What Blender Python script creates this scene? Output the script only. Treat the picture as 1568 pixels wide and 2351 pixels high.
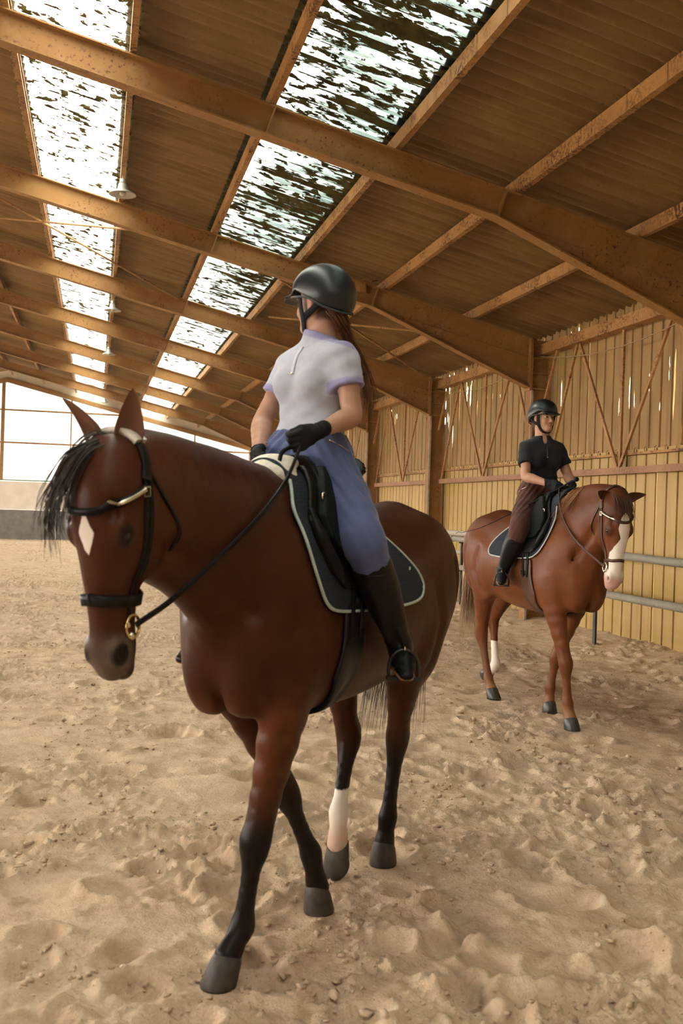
import bpy, math, random
import numpy as np
from mathutils import Vector, Matrix
for o in list(bpy.data.objects): bpy.data.objects.remove(o)
SC = bpy.context.scene
COL = SC.collection
rng = random.Random(7)

# ---------------------------------------------------------------- camera
FPX, RHO = 2400.0, 0.0325
TH = math.atan(563.5 / FPX); PIT = -5.2 / FPX
_F = Vector((math.sin(TH) * math.cos(PIT), math.cos(TH) * math.cos(PIT), math.sin(PIT)))
_R = Vector((math.cos(TH), -math.sin(TH), 0)); _U = _R.cross(_F)
_X = _R * math.cos(RHO) + _U * math.sin(RHO); _Y = -_R * math.sin(RHO) + _U * math.cos(RHO)
cd = bpy.data.cameras.new('camera'); cam = bpy.data.objects.new('camera', cd); COL.objects.link(cam)
cam.matrix_world = Matrix(((_X.x, _Y.x, -_F.x, 0), (_X.y, _Y.y, -_F.y, 0), (_X.z, _Y.z, -_F.z, 1.6), (0, 0, 0, 1)))
cd.sensor_fit = 'VERTICAL'; cd.sensor_height = 36.0; cd.sensor_width = 24.0
cd.lens = FPX / 2351 * 36.0
cd.clip_end = 400
cd.dof.use_dof = True; cd.dof.focus_distance = 8.0; cd.dof.aperture_fstop = 4.5
SC.camera = cam

# ---------------------------------------------------------------- sky, sun, exposure
W = bpy.data.worlds.new('sky'); SC.world = W; W.use_nodes = True
bg = W.node_tree.nodes['Background']
bg.inputs['Color'].default_value = (1.0, 0.925, 0.825, 1)
bg.inputs['Strength'].default_value = 9.0
sl = bpy.data.lights.new('sun', 'SUN'); so = bpy.data.objects.new('sun', sl); COL.objects.link(so)
sl.energy = 4.0; sl.angle = math.radians(6); sl.color = (1.0, 0.86, 0.66)
so.rotation_euler = Vector((0.62, -0.50, -0.60)).to_track_quat('-Z', 'Y').to_euler()   # low sun, far left, shining in over the left kickboard
SC.view_settings.view_transform = 'Standard'; SC.view_settings.look = 'None'
SC.view_settings.gamma = 1.0; SC.view_settings.use_curve_mapping = False
SC.view_settings.exposure = 0.75
try:
    SC.cycles.max_bounces = 6; SC.cycles.diffuse_bounces = 3; SC.cycles.transparent_max_bounces = 8
    SC.cycles.sample_clamp_indirect = 6.0
except Exception: pass

# ---------------------------------------------------------------- helpers
def link(o, parent=None):
    COL.objects.link(o)
    if parent is not None: o.parent = parent
    return o
def tag(o, label=None, cat=None, group=None, kind=None):
    if label: o['label'] = label
    if cat: o['category'] = cat
    if group: o['group'] = group
    if kind: o['kind'] = kind
    return o
def empty(name, loc=(0, 0, 0), rz=0.0, parent=None):
    o = bpy.data.objects.new(name, None); o.location = loc; o.rotation_euler = (0, 0, rz)
    o.empty_display_size = 0.1
    return link(o, parent)
def meshobj(name, V, Fc, mat, parent=None, smooth=False, cols=None):
    me = bpy.data.meshes.new(name); me.from_pydata([tuple(map(float, v)) for v in V], [], [tuple(map(int, f)) for f in Fc])
    if smooth: me.polygons.foreach_set('use_smooth', [True] * len(me.polygons))
    if cols is not None:
        a = me.color_attributes.new('col', 'FLOAT_COLOR', 'POINT')
        c = np.ones((len(V), 4), np.float32); c[:, :3] = cols; a.data.foreach_set('color', c.ravel())
    if mat: me.materials.append(mat)
    me.update()
    return link(bpy.data.objects.new(name, me), parent)
class MB:
    def __init__(s): s.v = []; s.f = []
    def add(s, V, Fc):
        n = len(s.v); s.v += [tuple(v) for v in V]; s.f += [tuple(i + n for i in f) for f in Fc]; return s
    def box(s, a, b):
        x0, y0, z0 = a; x1, y1, z1 = b
        return s.add([(x0,y0,z0),(x1,y0,z0),(x1,y1,z0),(x0,y1,z0),(x0,y0,z1),(x1,y0,z1),(x1,y1,z1),(x0,y1,z1)],
                     [(0,3,2,1),(4,5,6,7),(0,1,5,4),(1,2,6,5),(2,3,7,6),(3,0,4,7)])
    def bar(s, p, q, w, h, up=(0, 0, 1)):
        p = np.array(p, float); q = np.array(q, float); d = q - p; d /= np.linalg.norm(d); up = np.array(up, float)
        sd = np.cross(d, up); sd /= np.linalg.norm(sd); u = np.cross(sd, d); a = sd * w / 2; b = u * h / 2
        return s.add([p-a-b, p+a-b, p+a+b, p-a+b, q-a-b, q+a-b, q+a+b, q-a+b],
                     [(3,2,1,0),(4,5,6,7),(0,1,5,4),(1,2,6,5),(2,3,7,6),(3,0,4,7)])
    def tube(s, P, R, n=8, cap=True):
        P = np.array(P, float); R = np.broadcast_to(np.array(R, float), (len(P),))
        T = np.gradient(P, axis=0); T /= np.linalg.norm(T, axis=1)[:, None] + 1e-12
        u = np.cross(T[0], (0, 0, 1.0));
        if np.linalg.norm(u) < 1e-3: u = np.cross(T[0], (1.0, 0, 0))
        u /= np.linalg.norm(u); base = len(s.v)
        for i in range(len(P)):
            u = u - T[i] * (u @ T[i]); u /= np.linalg.norm(u); w = np.cross(T[i], u)
            for k in range(n):
                a = 2 * math.pi * k / n; s.v.append(tuple(P[i] + R[i] * (u * math.cos(a) + w * math.sin(a))))
        for i in range(len(P) - 1):
            for k in range(n):
                a = base + i * n + k; b = base + i * n + (k + 1) % n; s.f.append((a, b, b + n, a + n))
        if cap:
            s.f.append(tuple(base + k for k in range(n))[::-1]); s.f.append(tuple(base + (len(P) - 1) * n + k for k in range(n)))
        return s
    def prism(s, poly, y0, y1):   # polygon in (x, z), extruded along y
        n = len(poly); V = [(x, y0, z) for x, z in poly] + [(x, y1, z) for x, z in poly]
        return s.add(V, [tuple(range(n)), tuple(range(2*n-1, n-1, -1))] + [((i+1) % n, i, i + n, (i+1) % n + n) for i in range(n)])
    def lathe(s, prof, c=(0, 0, 0), n=20):
        b = len(s.v)
        for r, z in prof:
            for k in range(n):
                a = 2 * math.pi * k / n; s.v.append((c[0] + r * math.cos(a), c[1] + r * math.sin(a), c[2] + z))
        for i in range(len(prof) - 1):
            for k in range(n):
                p = b + i * n + k; q = b + i * n + (k + 1) % n; s.f.append((p, q, q + n, p + n))
        return s
    def build(s, name, mat, parent=None, smooth=False): return meshobj(name, s.v, s.f, mat, parent, smooth)
def bez(p0, p1, p2, p3, n=16):
    t = np.linspace(0, 1, n)[:, None]; p0, p1, p2, p3 = map(lambda a: np.array(a, float), (p0, p1, p2, p3))
    return (1-t)**3*p0 + 3*(1-t)**2*t*p1 + 3*(1-t)*t*t*p2 + t**3*p3
def spline(P, n=8):   # Catmull-Rom through P
    P = np.array(P, float); Q = np.vstack([2*P[0]-P[1], P, 2*P[-1]-P[-2]]); out = []
    for i in range(1, len(Q) - 2):
        for t in np.linspace(0, 1, n, endpoint=False):
            a, b, c, d = Q[i-1], Q[i], Q[i+1], Q[i+2]
            out.append(.5*((2*b)+(-a+c)*t+(2*a-5*b+4*c-d)*t*t+(-a+3*b-3*c+d)*t**3))
    out.append(P[-1]); return np.array(out)

# value noise for relief
def vnoise(x, y, seed=0):
    xi = np.floor(x).astype(np.int64); yi = np.floor(y).astype(np.int64); fx = x - xi; fy = y - yi
    def hsh(i, j):
        n = (i * 374761393 + j * 668265263 + seed * 974634533) & 0xffffffff
        n = ((n ^ (n >> 13)) * 1274126177) & 0xffffffff
        return ((n ^ (n >> 16)) & 0xffff) / 65535.0
    u = fx*fx*(3-2*fx); v = fy*fy*(3-2*fy)
    return (hsh(xi,yi)*(1-u)+hsh(xi+1,yi)*u)*(1-v)+(hsh(xi,yi+1)*(1-u)+hsh(xi+1,yi+1)*u)*v
def fbm(x, y, seed=0, oc=4):
    a = .5; s = 0
    for o in range(oc): s = s + a*(vnoise(x, y, seed + o*17)-.5); x = x*2.03+3.1; y = y*2.03+7.7; a *= .5
    return s

# ---------------------------------------------------------------- materials
def lerp3(a, b, t): return tuple(a[i]+(b[i]-a[i])*t for i in range(3))
class NT:
    def __init__(s, name):
        s.m = bpy.data.materials.new(name); s.m.use_nodes = True; s.t = s.m.node_tree; s.n = s.t.nodes; s.l = s.t.links
        s.b = s.n['Principled BSDF']; s.out = s.n['Material Output']
        s.tc = s.n.new('ShaderNodeTexCoord')
    def new(s, t, **kw):
        n = s.n.new(t)
        for k, v in kw.items(): setattr(n, k, v)
        return n
    def link(s, a, b): s.l.new(a, b)
    def map(s, scale=(1,1,1), coord='Object', loc=(0,0,0)):
        mp = s.new('ShaderNodeMapping'); mp.inputs['Scale'].default_value = scale; mp.inputs['Location'].default_value = loc
        s.link(s.tc.outputs[coord], mp.inputs['Vector']); return mp.outputs['Vector']
    def geo(s, scale=(1,1,1), loc=(0,0,0)):   # world position
        g = s.new('ShaderNodeNewGeometry'); mp = s.new('ShaderNodeMapping'); mp.inputs['Scale'].default_value = scale; mp.inputs['Location'].default_value = loc
        s.link(g.outputs['Position'], mp.inputs['Vector']); return mp.outputs['Vector']
    def noise(s, vec, scale, detail=4, rough=.55):
        n = s.new('ShaderNodeTexNoise'); n.inputs['Scale'].default_value = scale; n.inputs['Detail'].default_value = detail; n.inputs['Roughness'].default_value = rough
        s.link(vec, n.inputs['Vector']); return n.outputs['Fac']
    def ramp(s, fac, stops, interp='LINEAR'):
        r = s.new('ShaderNodeValToRGB'); r.color_ramp.interpolation = interp; e = r.color_ramp.elements
        while len(e) < len(stops): e.new(.5)
        for i, (p, c) in enumerate(stops):
            e[i].position = p; e[i].color = (*c, 1) if not isinstance(c, (int, float)) else (c, c, c, 1)
        s.link(fac, r.inputs['Fac']); return r.outputs['Color']
    def mix(s, a, b, fac, mode='MIX'):
        m = s.new('ShaderNodeMix', data_type='RGBA', blend_type=mode)
        for sock, v in ((m.inputs[6], a), (m.inputs[7], b)):
            if isinstance(v, tuple): sock.default_value = (*v, 1)
            else: s.link(v, sock)
        if isinstance(fac, (int, float)): m.inputs[0].default_value = fac
        else: s.link(fac, m.inputs[0])
        return m.outputs[2]
    def math(s, op, a, b=None):
        m = s.new('ShaderNodeMath', operation=op)
        for i, v in enumerate((a, b)):
            if v is None: continue
            if isinstance(v, (int, float)): m.inputs[i].default_value = v
            else: s.link(v, m.inputs[i])
        return m.outputs[0]
    def base(s, c):
        if isinstance(c, tuple): s.b.inputs['Base Color'].default_value = (*c, 1)
        else: s.link(c, s.b.inputs['Base Color'])
        return s
    def rough(s, r, spec=.4, metal=0.0):
        s.b.inputs['Roughness'].default_value = r; s.b.inputs['Specular IOR Level'].default_value = spec; s.b.inputs['Metallic'].default_value = metal; return s
    def bump(s, h, strength=.3, dist=.01):
        b = s.new('ShaderNodeBump'); b.inputs['Strength'].default_value = strength; b.inputs['Distance'].default_value = dist
        s.link(h, b.inputs['Height']); s.link(b.outputs['Normal'], s.b.inputs['Normal']); return s
    def sheen(s, w, rough=.4, tint=None):
        s.b.inputs['Sheen Weight'].default_value = w; s.b.inputs['Sheen Roughness'].default_value = rough
        if tint: s.b.inputs['Sheen Tint'].default_value = (*tint, 1)
        return s
def plain(name, c, rough=.5, spec=.4, metal=0.0, var=.12, scale=30, bump=.0):
    t = NT(name); v = t.map(); n = t.noise(v, scale)
    t.base(t.ramp(n, [(.3, lerp3(c, (0,0,0), var*1.3)), (.7, tuple(min(1, q*(1+var)) for q in c))])).rough(rough, spec, metal)
    if bump: t.bump(t.noise(v, scale*4), bump, .004)
    return t.m
def painted(name, c, rust, amount=.62, coord='geo'):
    t = NT(name); v = t.geo(); big = t.noise(v, 1.3, 5); sp = t.noise(v, 26, 5, .7); fine = t.noise(v, 90, 3)
    col = t.ramp(big, [(.3, lerp3(c, rust, .28)), (.65, c)])
    col = t.mix(col, lerp3(c, (1, .8, .5), .12), t.ramp(t.noise(v, 4, 3), [(.5, 0), (.75, .6)]))
    pat = t.math('MULTIPLY', t.ramp(sp, [(amount-.04, 0), (amount+.03, 1)]), t.ramp(t.noise(v, 2.2, 3), [(.42, 0.1), (.62, 1)]))
    col = t.mix(col, rust, pat)
    t.base(col).rough(.62, .3).bump(fine, .15, .004); return t.m
def vcol(name, rough=.5, spec=.35, sheen=0.0, noise=(18, .12), bump=None, fiber=None):
    """material that takes its own colour from the mesh attribute 'col' and adds fine grain"""
    t = NT(name); a = t.new('ShaderNodeAttribute', attribute_name='col'); v = t.map(fiber or (1, 1, 1))
    n = t.noise(v, noise[0], 5); k = noise[1]
    t.base(t.mix(a.outputs['Color'], t.ramp(n, [(.25, 1-2*k), (.75, 1.0)]), 1.0, 'MULTIPLY')).rough(rough, spec)
    if sheen: t.sheen(sheen)
    if bump: t.bump(t.noise(v, bump[0], 3), bump[1], bump[2])
    return t.m
M = {}
def _loc(O, d, x, y): n = math.hypot(*d); return (O[0] + (d[0]*x - d[1]*y)/n, O[1] + (d[1]*x + d[0]*y)/n)
_a = ((.635, 3.79), (-.619, -.785)); _b = ((3.59, 7.549), (.0835, -.9964))
HOOF_XY = [_loc(*_a, .362, .047), _loc(*_a, -.378, .055), _loc(*_a, -1.02, .062), _loc(*_b, .30, -.078), _loc(*_b, -.325, .08), _loc(*_b, -.965, -.105)]

# ================================================================ THE SETTING
STEEL = (.33, .168, .050); RUST = (.10, .028, .016)
M['steel'] = painted('ochre_steel', STEEL, RUST, .60)
M['purlin'] = painted('purlin_paint', (.44, .225, .072), (.08, .025, .018), .52)
M['girt'] = painted('rusty_girt', (.36, .19, .10), (.20, .085, .05), .52)
M['rod'] = painted('rod_paint', (.42, .22, .08), (.12, .04, .03), .55)
M['galv'] = plain('galvanised_edge', (.42, .40, .34), .5, .4, .3, .2, 12)
SL = .235; XR = -3.6; XW = 6.6; XL = 2*XR - XW
YF = [14.63 + 4.846*n for n in range(-1, 6)]; YG = 43.7; YB = -5.2
def zb(x): return 5.1 - SL*((x if x > XR else 2*XR - x) - 1.37)     # rafter underside
PX = [-3.42, -2.2, -.95, .17, 1.47, 2.70, 3.96, 5.32, 6.52]           # purlin lines, right slope
def zs(x): return zb(x) + .30 + .175                                   # underside of the sheets

# ---- roof sheets: corrugated, each sheet its own piece
def roof_mat(name, c0, c1):
    t = NT(name); v = t.geo(); g = t.noise(t.geo((.7, 5, .7)), 1.6, 5); f = t.noise(v, 34, 4)
    col = t.ramp(g, [(.3, c0), (.7, c1)]); col = t.mix(col, (.10, .06, .03), t.ramp(f, [(.58, 0), (.78, .5)]))
    t.base(col).rough(.5, .22).bump(f, .12, .003); return t.m
M['roof'] = roof_mat('weathered_roof_sheet', (.165, .092, .033), (.265, .158, .062))
def skylight_mat():
    t = NT('translucent_skylight')
    a = t.math('ADD', t.noise(t.geo((5.5, 17.0, 0)), 1.0, 4, .6), .040); b = t.noise(t.geo((.35, .35, .35)), 1.6, 3); e = t.noise(t.geo((1.1, 9.0, 0)), 1.0, 6, .7)
    # moss and leaf dirt lying along the corrugations; the strip nearer the wall lies under trees and carries far more of it
    g = t.new('ShaderNodeNewGeometry'); sx = t.new('ShaderNodeSeparateXYZ'); t.link(g.outputs['Position'], sx.inputs[0])
    def rng_(sock, a0, a1, b0, b1):
        m = t.new('ShaderNodeMapRange'); 
        for q, v in zip((1, 2, 3, 4), (a0, a1, b0, b1)): m.inputs[q].default_value = v
        t.link(sock, m.inputs[0]); return m.outputs[0]
    heavy = t.math('MULTIPLY', rng_(sx.outputs[0], .7, 1.9, 0, 1), rng_(sx.outputs[1], 15, 32, 1, .10))
    s = t.math('ADD', t.math('MAXIMUM', a, t.math('MULTIPLY', t.math('ADD', e, -.01), t.math('ADD', t.math('MULTIPLY', heavy, .26), .90))), t.math('MULTIPLY', t.math('SUBTRACT', b, .5), .22))
    dirt = t.ramp(s, [(.565, 0), (.60, 1)])
    film = t.math('MULTIPLY', heavy, t.ramp(t.noise(t.geo((.9, 1.5, 0)), 1.0, 4), [(.3, .72), (.62, 1)]))
    tcol = t.mix((.84, .92, .90), (.075, .112, .106), film)
    tr = t.new('ShaderNodeBsdfTransparent'); tl = t.new('ShaderNodeBsdfTranslucent'); df = t.new('ShaderNodeBsdfDiffuse'); t.link(tcol, tr.inputs['Color']); t.link(tcol, tl.inputs['Color'])
    t.link(t.ramp(t.noise(t.geo(), 9, 4), [(.3, (.035, .026, .010)), (.7, (.11, .085, .03))]), df.inputs['Color'])
    m1 = t.new('ShaderNodeMixShader'); m1.inputs[0].default_value = .5; t.link(tr.outputs[0], m1.inputs[1]); t.link(tl.outputs[0], m1.inputs[2])
    m2 = t.new('ShaderNodeMixShader'); t.link(dirt, m2.inputs[0]); t.link(m1.outputs[0], m2.inputs[1]); t.link(df.outputs[0], m2.inputs[2])
    t.link(m2.outputs[0], t.out.inputs['Surface']); return t.m
M['sky'] = skylight_mat()
SW = 4.846 / 4; WV = 7; ST = 8
def corr_sheet(L):
    V = []; Fc = []; n = WV*ST
    for j, u in enumerate((0.0, L)):
        for i in range(n + 1):
            V.append((u, (SW + .05)*i/n, .036*math.cos(2*math.pi*i/ST)))
    for i in range(n): Fc.append((i, i+1, n+2+i, n+1+i))
    return V, Fc
ceil = empty('ceiling', (XR, YB, 6.4)); tag(ceil, kind='structure')
ang = math.atan(SL); nY = int(math.ceil((YG - YB)/SW))
sheet_me = {}
y0 = YF[0] - 4.846*4
far_V, far_F = [], []
cnt = 0
for r in range(len(PX) - 1):
    xa, xb = PX[r] - (.04 if r else .16), PX[r+1] + .09
    if r == len(PX) - 2: xb = XW + .12
    L = (xb - xa)/math.cos(ang)
    me = None; sky = r in (2, 4)
    for k in range(0, 60):
        y = y0 + k*SW
        if y < YB - .1 or y > YG: continue
        if me is None:
            V, Fc = corr_sheet(L); nm = 'skylight_sheet' if sky else 'roof_sheet'
            me = bpy.data.meshes.new(nm); me.from_pydata(V, [], Fc); me.materials.append(M['sky' if sky else 'roof'])
            me.polygons.foreach_set('use_smooth', [True]*len(me.polygons))
        o = bpy.data.objects.new(nm, me); COL.objects.link(o); o.parent = ceil
        o.location = Vector((xa, y, zs(xa) + .02 + (.007 if k % 2 else 0) + (.006 if r % 2 else 0))) - ceil.location
        o.rotation_euler = (0, ang, 0)
        if sky: o['label'] = 'translucent corrugated skylight sheet with moss stains'
# left slope, out of view: one corrugated surface
m = MB()
ys = np.arange(YB, YG, .0675)
for i, y in enumerate(ys): m.v += [(XR + .1, y, zs(XR) + .019*math.cos(i*math.pi)), (XL - .12, y, zs(XL) + .019*math.cos(i*math.pi))]
for i in range(len(ys) - 1): m.f.append((2*i, 2*i+2, 2*i+3, 2*i+1))
o = m.build('roof_slope', M['roof'], None); o.parent = ceil; o.matrix_parent_inverse = Matrix.Translation(-ceil.location); o['kind'] = 'stuff'

# ---- purlins
ordn = ['ridge', 'second from the ridge', 'left edge of the left skylight strip', 'right edge of the left skylight strip', 'left edge of the right skylight strip',
        'right edge of the right skylight strip', 'first one right of the skylights', 'last one before the wall eave', 'eave']
for i, x in enumerate(PX[:-1]):
    z = zb(x) + .312
    m = MB(); w = .062; hgt = .14; tk = .008
    m.prism([(x, z), (x + w, z), (x + w, z + .028), (x + w - tk, z + .028), (x + w - tk, z + tk), (x + tk, z + tk), (x + tk, z + hgt - tk), (x + w - tk, z + hgt - tk), (x + w - tk, z + hgt - .028), (x + w, z + hgt - .028), (x + w, z + hgt), (x, z + hgt)][::-1], YB, YG - .2)
    o = m.build('purlin', M['purlin'])
    lab = {0: 'ochre steel purlin running along the ridge', 1: 'ochre steel purlin, nearest to the ridge purlin', 2: 'ochre steel purlin along the left edge of the left skylight strip',
           3: 'ochre steel purlin along the right edge of the left skylight strip, lamps below', 4: 'ochre steel purlin along the left edge of the right skylight strip',
           5: 'ochre steel purlin along the right edge of the mossy right skylight strip', 6: 'rusty ochre purlin, first one to the right of the skylights', 7: 'rusty ochre purlin, last one before the eave beam'}[i]
    tag(o, lab, 'purlin', 'roof purlins')
    if i >= 2:   # wire ties wrapped round the purlin
        m = MB()
        for k in range(0, 46):
            y = 6.3 + k*.605
            if y > 30: break
            m.add(*(lambda c: (c, [(0,1,5,4),(1,2,6,5),(2,3,7,6),(3,0,4,7)]))([(x-.012, y+dy, z-.006+q) if s == 0 else (x+w+.006, y+dy, z-.006+q)
                  for dy in (0, .012) for s, q in ((0, 0), (1, 0), (1, hgt), (0, hgt))]))
        m.build('wire_tie', M['rod'], o)['kind'] = 'stuff'
x = PX[-1]; m = MB(); m.box((x - .10, YB, 4.031), (x + .02, YG - .2, 4.18)); m.box((x - .13, YB, 4.015), (x + .04, YG - .2, 4.030))
tag(m.build('eave_beam', M['purlin']), 'heavy ochre eave beam along the top of the clad wall', 'beam')

# ---- portal frames
def ibeam(m, p, q, depth, fw, up, tw=.012, tf=.016):
    p = np.array(p, float); q = np.array(q, float); up = np.array(up, float)/np.linalg.norm(up)
    m.bar(p + up*depth/2, q + up*depth/2, tw, depth, up)
    return m
HX, HZ = 3.77, None
cs = 1/math.cos(ang); NRM = np.array((math.sin(ang), 0, math.cos(ang)))
nth = ['nearest', 'second nearest', 'third', 'fourth', 'fifth', 'sixth', 'seventh']
desc = ['ochre steel roof frame crossing the top of the photo, nearest one', 'ochre steel roof frame just above the helmet of the rider in white', 'ochre steel roof frame, third from the camera, ending at the second visible column',
        'ochre steel roof frame, fourth from the camera', 'ochre steel roof frame, fifth from the camera', 'ochre steel roof frame, sixth from the camera', 'ochre steel roof frame, seventh from the camera, last before the gable']
for n, y in enumerate(YF):
    root = empty('portal_frame', (XW - .2, y, 0)); tag(root, desc[n], 'steel frame', 'ochre portal frames of the hall')
    def P(o): o.parent = root; o.matrix_parent_inverse = Matrix.Translation(-Vector((XW - .2, y, 0))); return o
    for sgn in (1, -1):
        mx = (lambda x: x) if sgn > 0 else (lambda x: 2*XR - x)
        e = 6.25
        hz0 = zb(HX); hz1 = 3.50; rt = lambda x: zb(x) + .30
        xs0 = XR; tilt = .006
        m = MB()     # web of rafter and haunch: one tapered plate
        m.prism([(mx(xs0), zb(xs0)), (mx(HX), hz0), (mx(e), hz1), (mx(e), rt(e)), (mx(HX), rt(HX)), (mx(xs0), rt(xs0))][::sgn], y - .007, y + .007)
        P(m.build('rafter_web', M['steel']))
        m = MB()
        m.prism([(mx(xs0), zb(xs0)), (mx(HX), hz0), (mx(e), hz1), (mx(e), hz1 + .016), (mx(HX), hz0 + .016), (mx(xs0), zb(xs0) + .016)][::sgn], y - .085, y + .085)
        P(m.build('bottom_flange', M['steel']))
        m = MB(); m.prism([(mx(xs0), rt(xs0) - .016), (mx(e), rt(e) - .016), (mx(e), rt(e)), (mx(xs0), rt(xs0))][::sgn], y - .085, y + .085)
        P(m.build('top_flange', M['steel']))
        m = MB()     # slender seam where the haunch plate was welded on below the rafter
        m.bar((mx(HX + .12), y - .011, zb(HX + .12) + .01), (mx(e - .02), y - .011, zb(e) + .02), .008, .016, (0, 1, 0)); P(m.build('haunch_seam', M['steel']))
        for xx in ((HX - .005), 1.43):
            m = MB(); m.prism([(mx(xx), zb(xx) + .014), (mx(xx + .014), zb(xx) + .010), (mx(xx + .10), rt(xx) - .03), (mx(xx + .086), rt(xx) - .026)][::sgn], y - .08, y + .08)
            P(m.build('stiffener', M['steel']))
        m = MB(); m.box((min(mx(e - .02), mx(e)), y - .095, hz1 - .03), (max(mx(e - .02), mx(e)), y + .095, rt(e)))
        ep = P(m.build('end_plate', M['steel']))
        m = MB()
        for q in np.linspace(hz1 + .06, rt(e) - .08, 5):
            for s2 in (-.06, .06): m.lathe([(0, .0), (.016, 0), (.016, .02), (0, .02)], (0, 0, 0), 6); k = len(m.v) - 24; m.v[k:] = [(mx(e - .02) - sgn*z, y + s2 + a, q + b) for a, b, z in m.v[k:]]
        P(m.build('bolts', M['girt']))['kind'] = 'stuff'
        # column: two flanges and a web
        c0, c1 = sorted((mx(e + .005), mx(XW - .04))); top = rt(e) - .02
        m = MB(); m.box((c0 + .014, y - .007, -.1), (c1 - .014, y + .007, top)); P(m.build('column_web', M['steel']))
        a0, a1 = (c0, c0 + .014) if sgn > 0 else (c1 - .014, c1)
        b0, b1 = (c1 - .014, c1) if sgn > 0 else (c0, c0 + .014)
        m = MB(); m.box((a0, y - .10, -.1), (a1, y + .10, top)); P(m.build('column_flange', M['steel']))
        m = MB(); m.box((b0, y - .10, -.1), (b1, y + .10, top)); P(m.build('column_flange', M['steel']))
        if sgn > 0:
            m = MB(); m.box((a0 - .006, y - .112, -.1), (a0 + .03, y - .100, 3.47)); P(m.build('galvanised_edge_strip', M['galv']))
            for zz in (3.49, 3.72, 3.95):
                m = MB(); m.box((c0 + .014, y - .09, zz), (c1 - .014, y - .007, zz + .016)); P(m.build('column_stiffener', M['steel']))

# ---- right wall: profiled sheets in two rows, each sheet a piece
def clad_mat(name, c, c2, stain, translucent=0.0):
    t = NT(name); v = t.geo((.6, 2.4, .45)); n = t.noise(v, 1.3, 5); s = t.noise(t.geo((3, 9, .5)), 1.2, 5, .65); k = t.noise(t.geo((.2, .22, 1.7)), 1.3, 4, .6); f = t.noise(t.geo(), 45, 3)
    col = t.ramp(n, [(.3, c), (.7, c2)]); col = t.mix(col, stain, t.ramp(s, [(.52, 0), (.75, .75)])); col = t.mix(col, lerp3(stain, (.4, .35, .02), .5), t.ramp(k, [(.54, 0), (.7, .55)]))
    t.base(col).rough(.55, .3).bump(f, .08, .003)
    if translucent:
        tl = t.new('ShaderNodeBsdfTranslucent'); tl.inputs['Color'].default_value = (.60, .40, .17, 1)
        mx = t.new('ShaderNodeMixShader'); mx.inputs[0].default_value = translucent; t.link(t.b.outputs[0], mx.inputs[1]); t.link(tl.outputs[0], mx.inputs[2])
        # worn slits where daylight comes straight through
        w = t.noise(t.geo((1, 13.0, .55)), 1.6, 3, .5); g = t.noise(t.geo((.3, .35, .9)), 1.1, 2); sl_ = t.math('ADD', t.math('MULTIPLY', w, .75), t.math('MULTIPLY', g, .35))
        hole = t.ramp(sl_, [(.70, 0), (.715, 1)])
        tr = t.new('ShaderNodeBsdfTransparent'); tr.inputs['Color'].default_value = (1, .92, .72, 1)
        m2 = t.new('ShaderNodeMixShader'); t.link(hole, m2.inputs[0]); t.link(mx.outputs[0], m2.inputs[1]); t.link(tr.outputs[0], m2.inputs[2])
        t.link(m2.outputs[0], t.out.inputs['Surface'])
    return t.m
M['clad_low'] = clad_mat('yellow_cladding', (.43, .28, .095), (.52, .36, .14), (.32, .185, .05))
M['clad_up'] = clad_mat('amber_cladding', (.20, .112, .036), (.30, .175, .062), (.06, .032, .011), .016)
M['lapband'] = plain('pale_lap_band', (.72, .63, .47), .6, .3, 0, .3, 9)
wall = empty('wall_right', (XW, YB, 0)); tag(wall, kind='structure')
PW = .98; NP = 4
def clad_mesh(name, mat, h0, h1):
    p = PW/NP; prof = []
    for k in range(NP):
        a = k*p; prof += [(a, 0), (a + .008, .042), (a + .030, .042), (a + .038, 0)]
    prof.append((PW + .0, 0))
    V = [(d, y, h0) for y, d in prof] + [(d, y, h1) for y, d in prof]; n = len(prof)
    me = bpy.data.meshes.new(name); me.from_pydata(V, [], [(i, i+1, n+i+1, n+i) for i in range(n-1)]); me.materials.append(mat); return me
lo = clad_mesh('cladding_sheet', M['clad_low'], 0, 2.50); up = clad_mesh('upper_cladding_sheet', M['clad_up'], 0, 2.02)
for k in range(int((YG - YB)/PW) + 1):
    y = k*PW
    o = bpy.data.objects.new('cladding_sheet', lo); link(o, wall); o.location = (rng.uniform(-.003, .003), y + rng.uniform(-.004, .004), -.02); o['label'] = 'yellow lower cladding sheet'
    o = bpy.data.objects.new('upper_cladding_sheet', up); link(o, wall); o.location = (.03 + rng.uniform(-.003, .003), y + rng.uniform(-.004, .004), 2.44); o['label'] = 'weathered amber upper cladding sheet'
m = MB(); hk = MB()
for k in range(int((YG - YB)/(PW/NP))):
    y = YB + k*PW/NP
    m.box((XW - .012, y + .052, 2.43), (XW - .004, y + PW/NP - .006, 2.50))
    hk.tube([(XW - .01, y + .025, 2.50), (XW - .03, y + .025, 2.49), (XW - .03, y + .025, 2.40)], .006, 5)
m.build('lap_band', M['lapband'], None).parent = wall; wall.children[-1].matrix_parent_inverse = Matrix.Translation(-wall.location)
o = hk.build('hook_bolts', M['rod'], None); o.parent = wall; o.matrix_parent_inverse = Matrix.Translation(-wall.location); o['kind'] = 'stuff'
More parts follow.
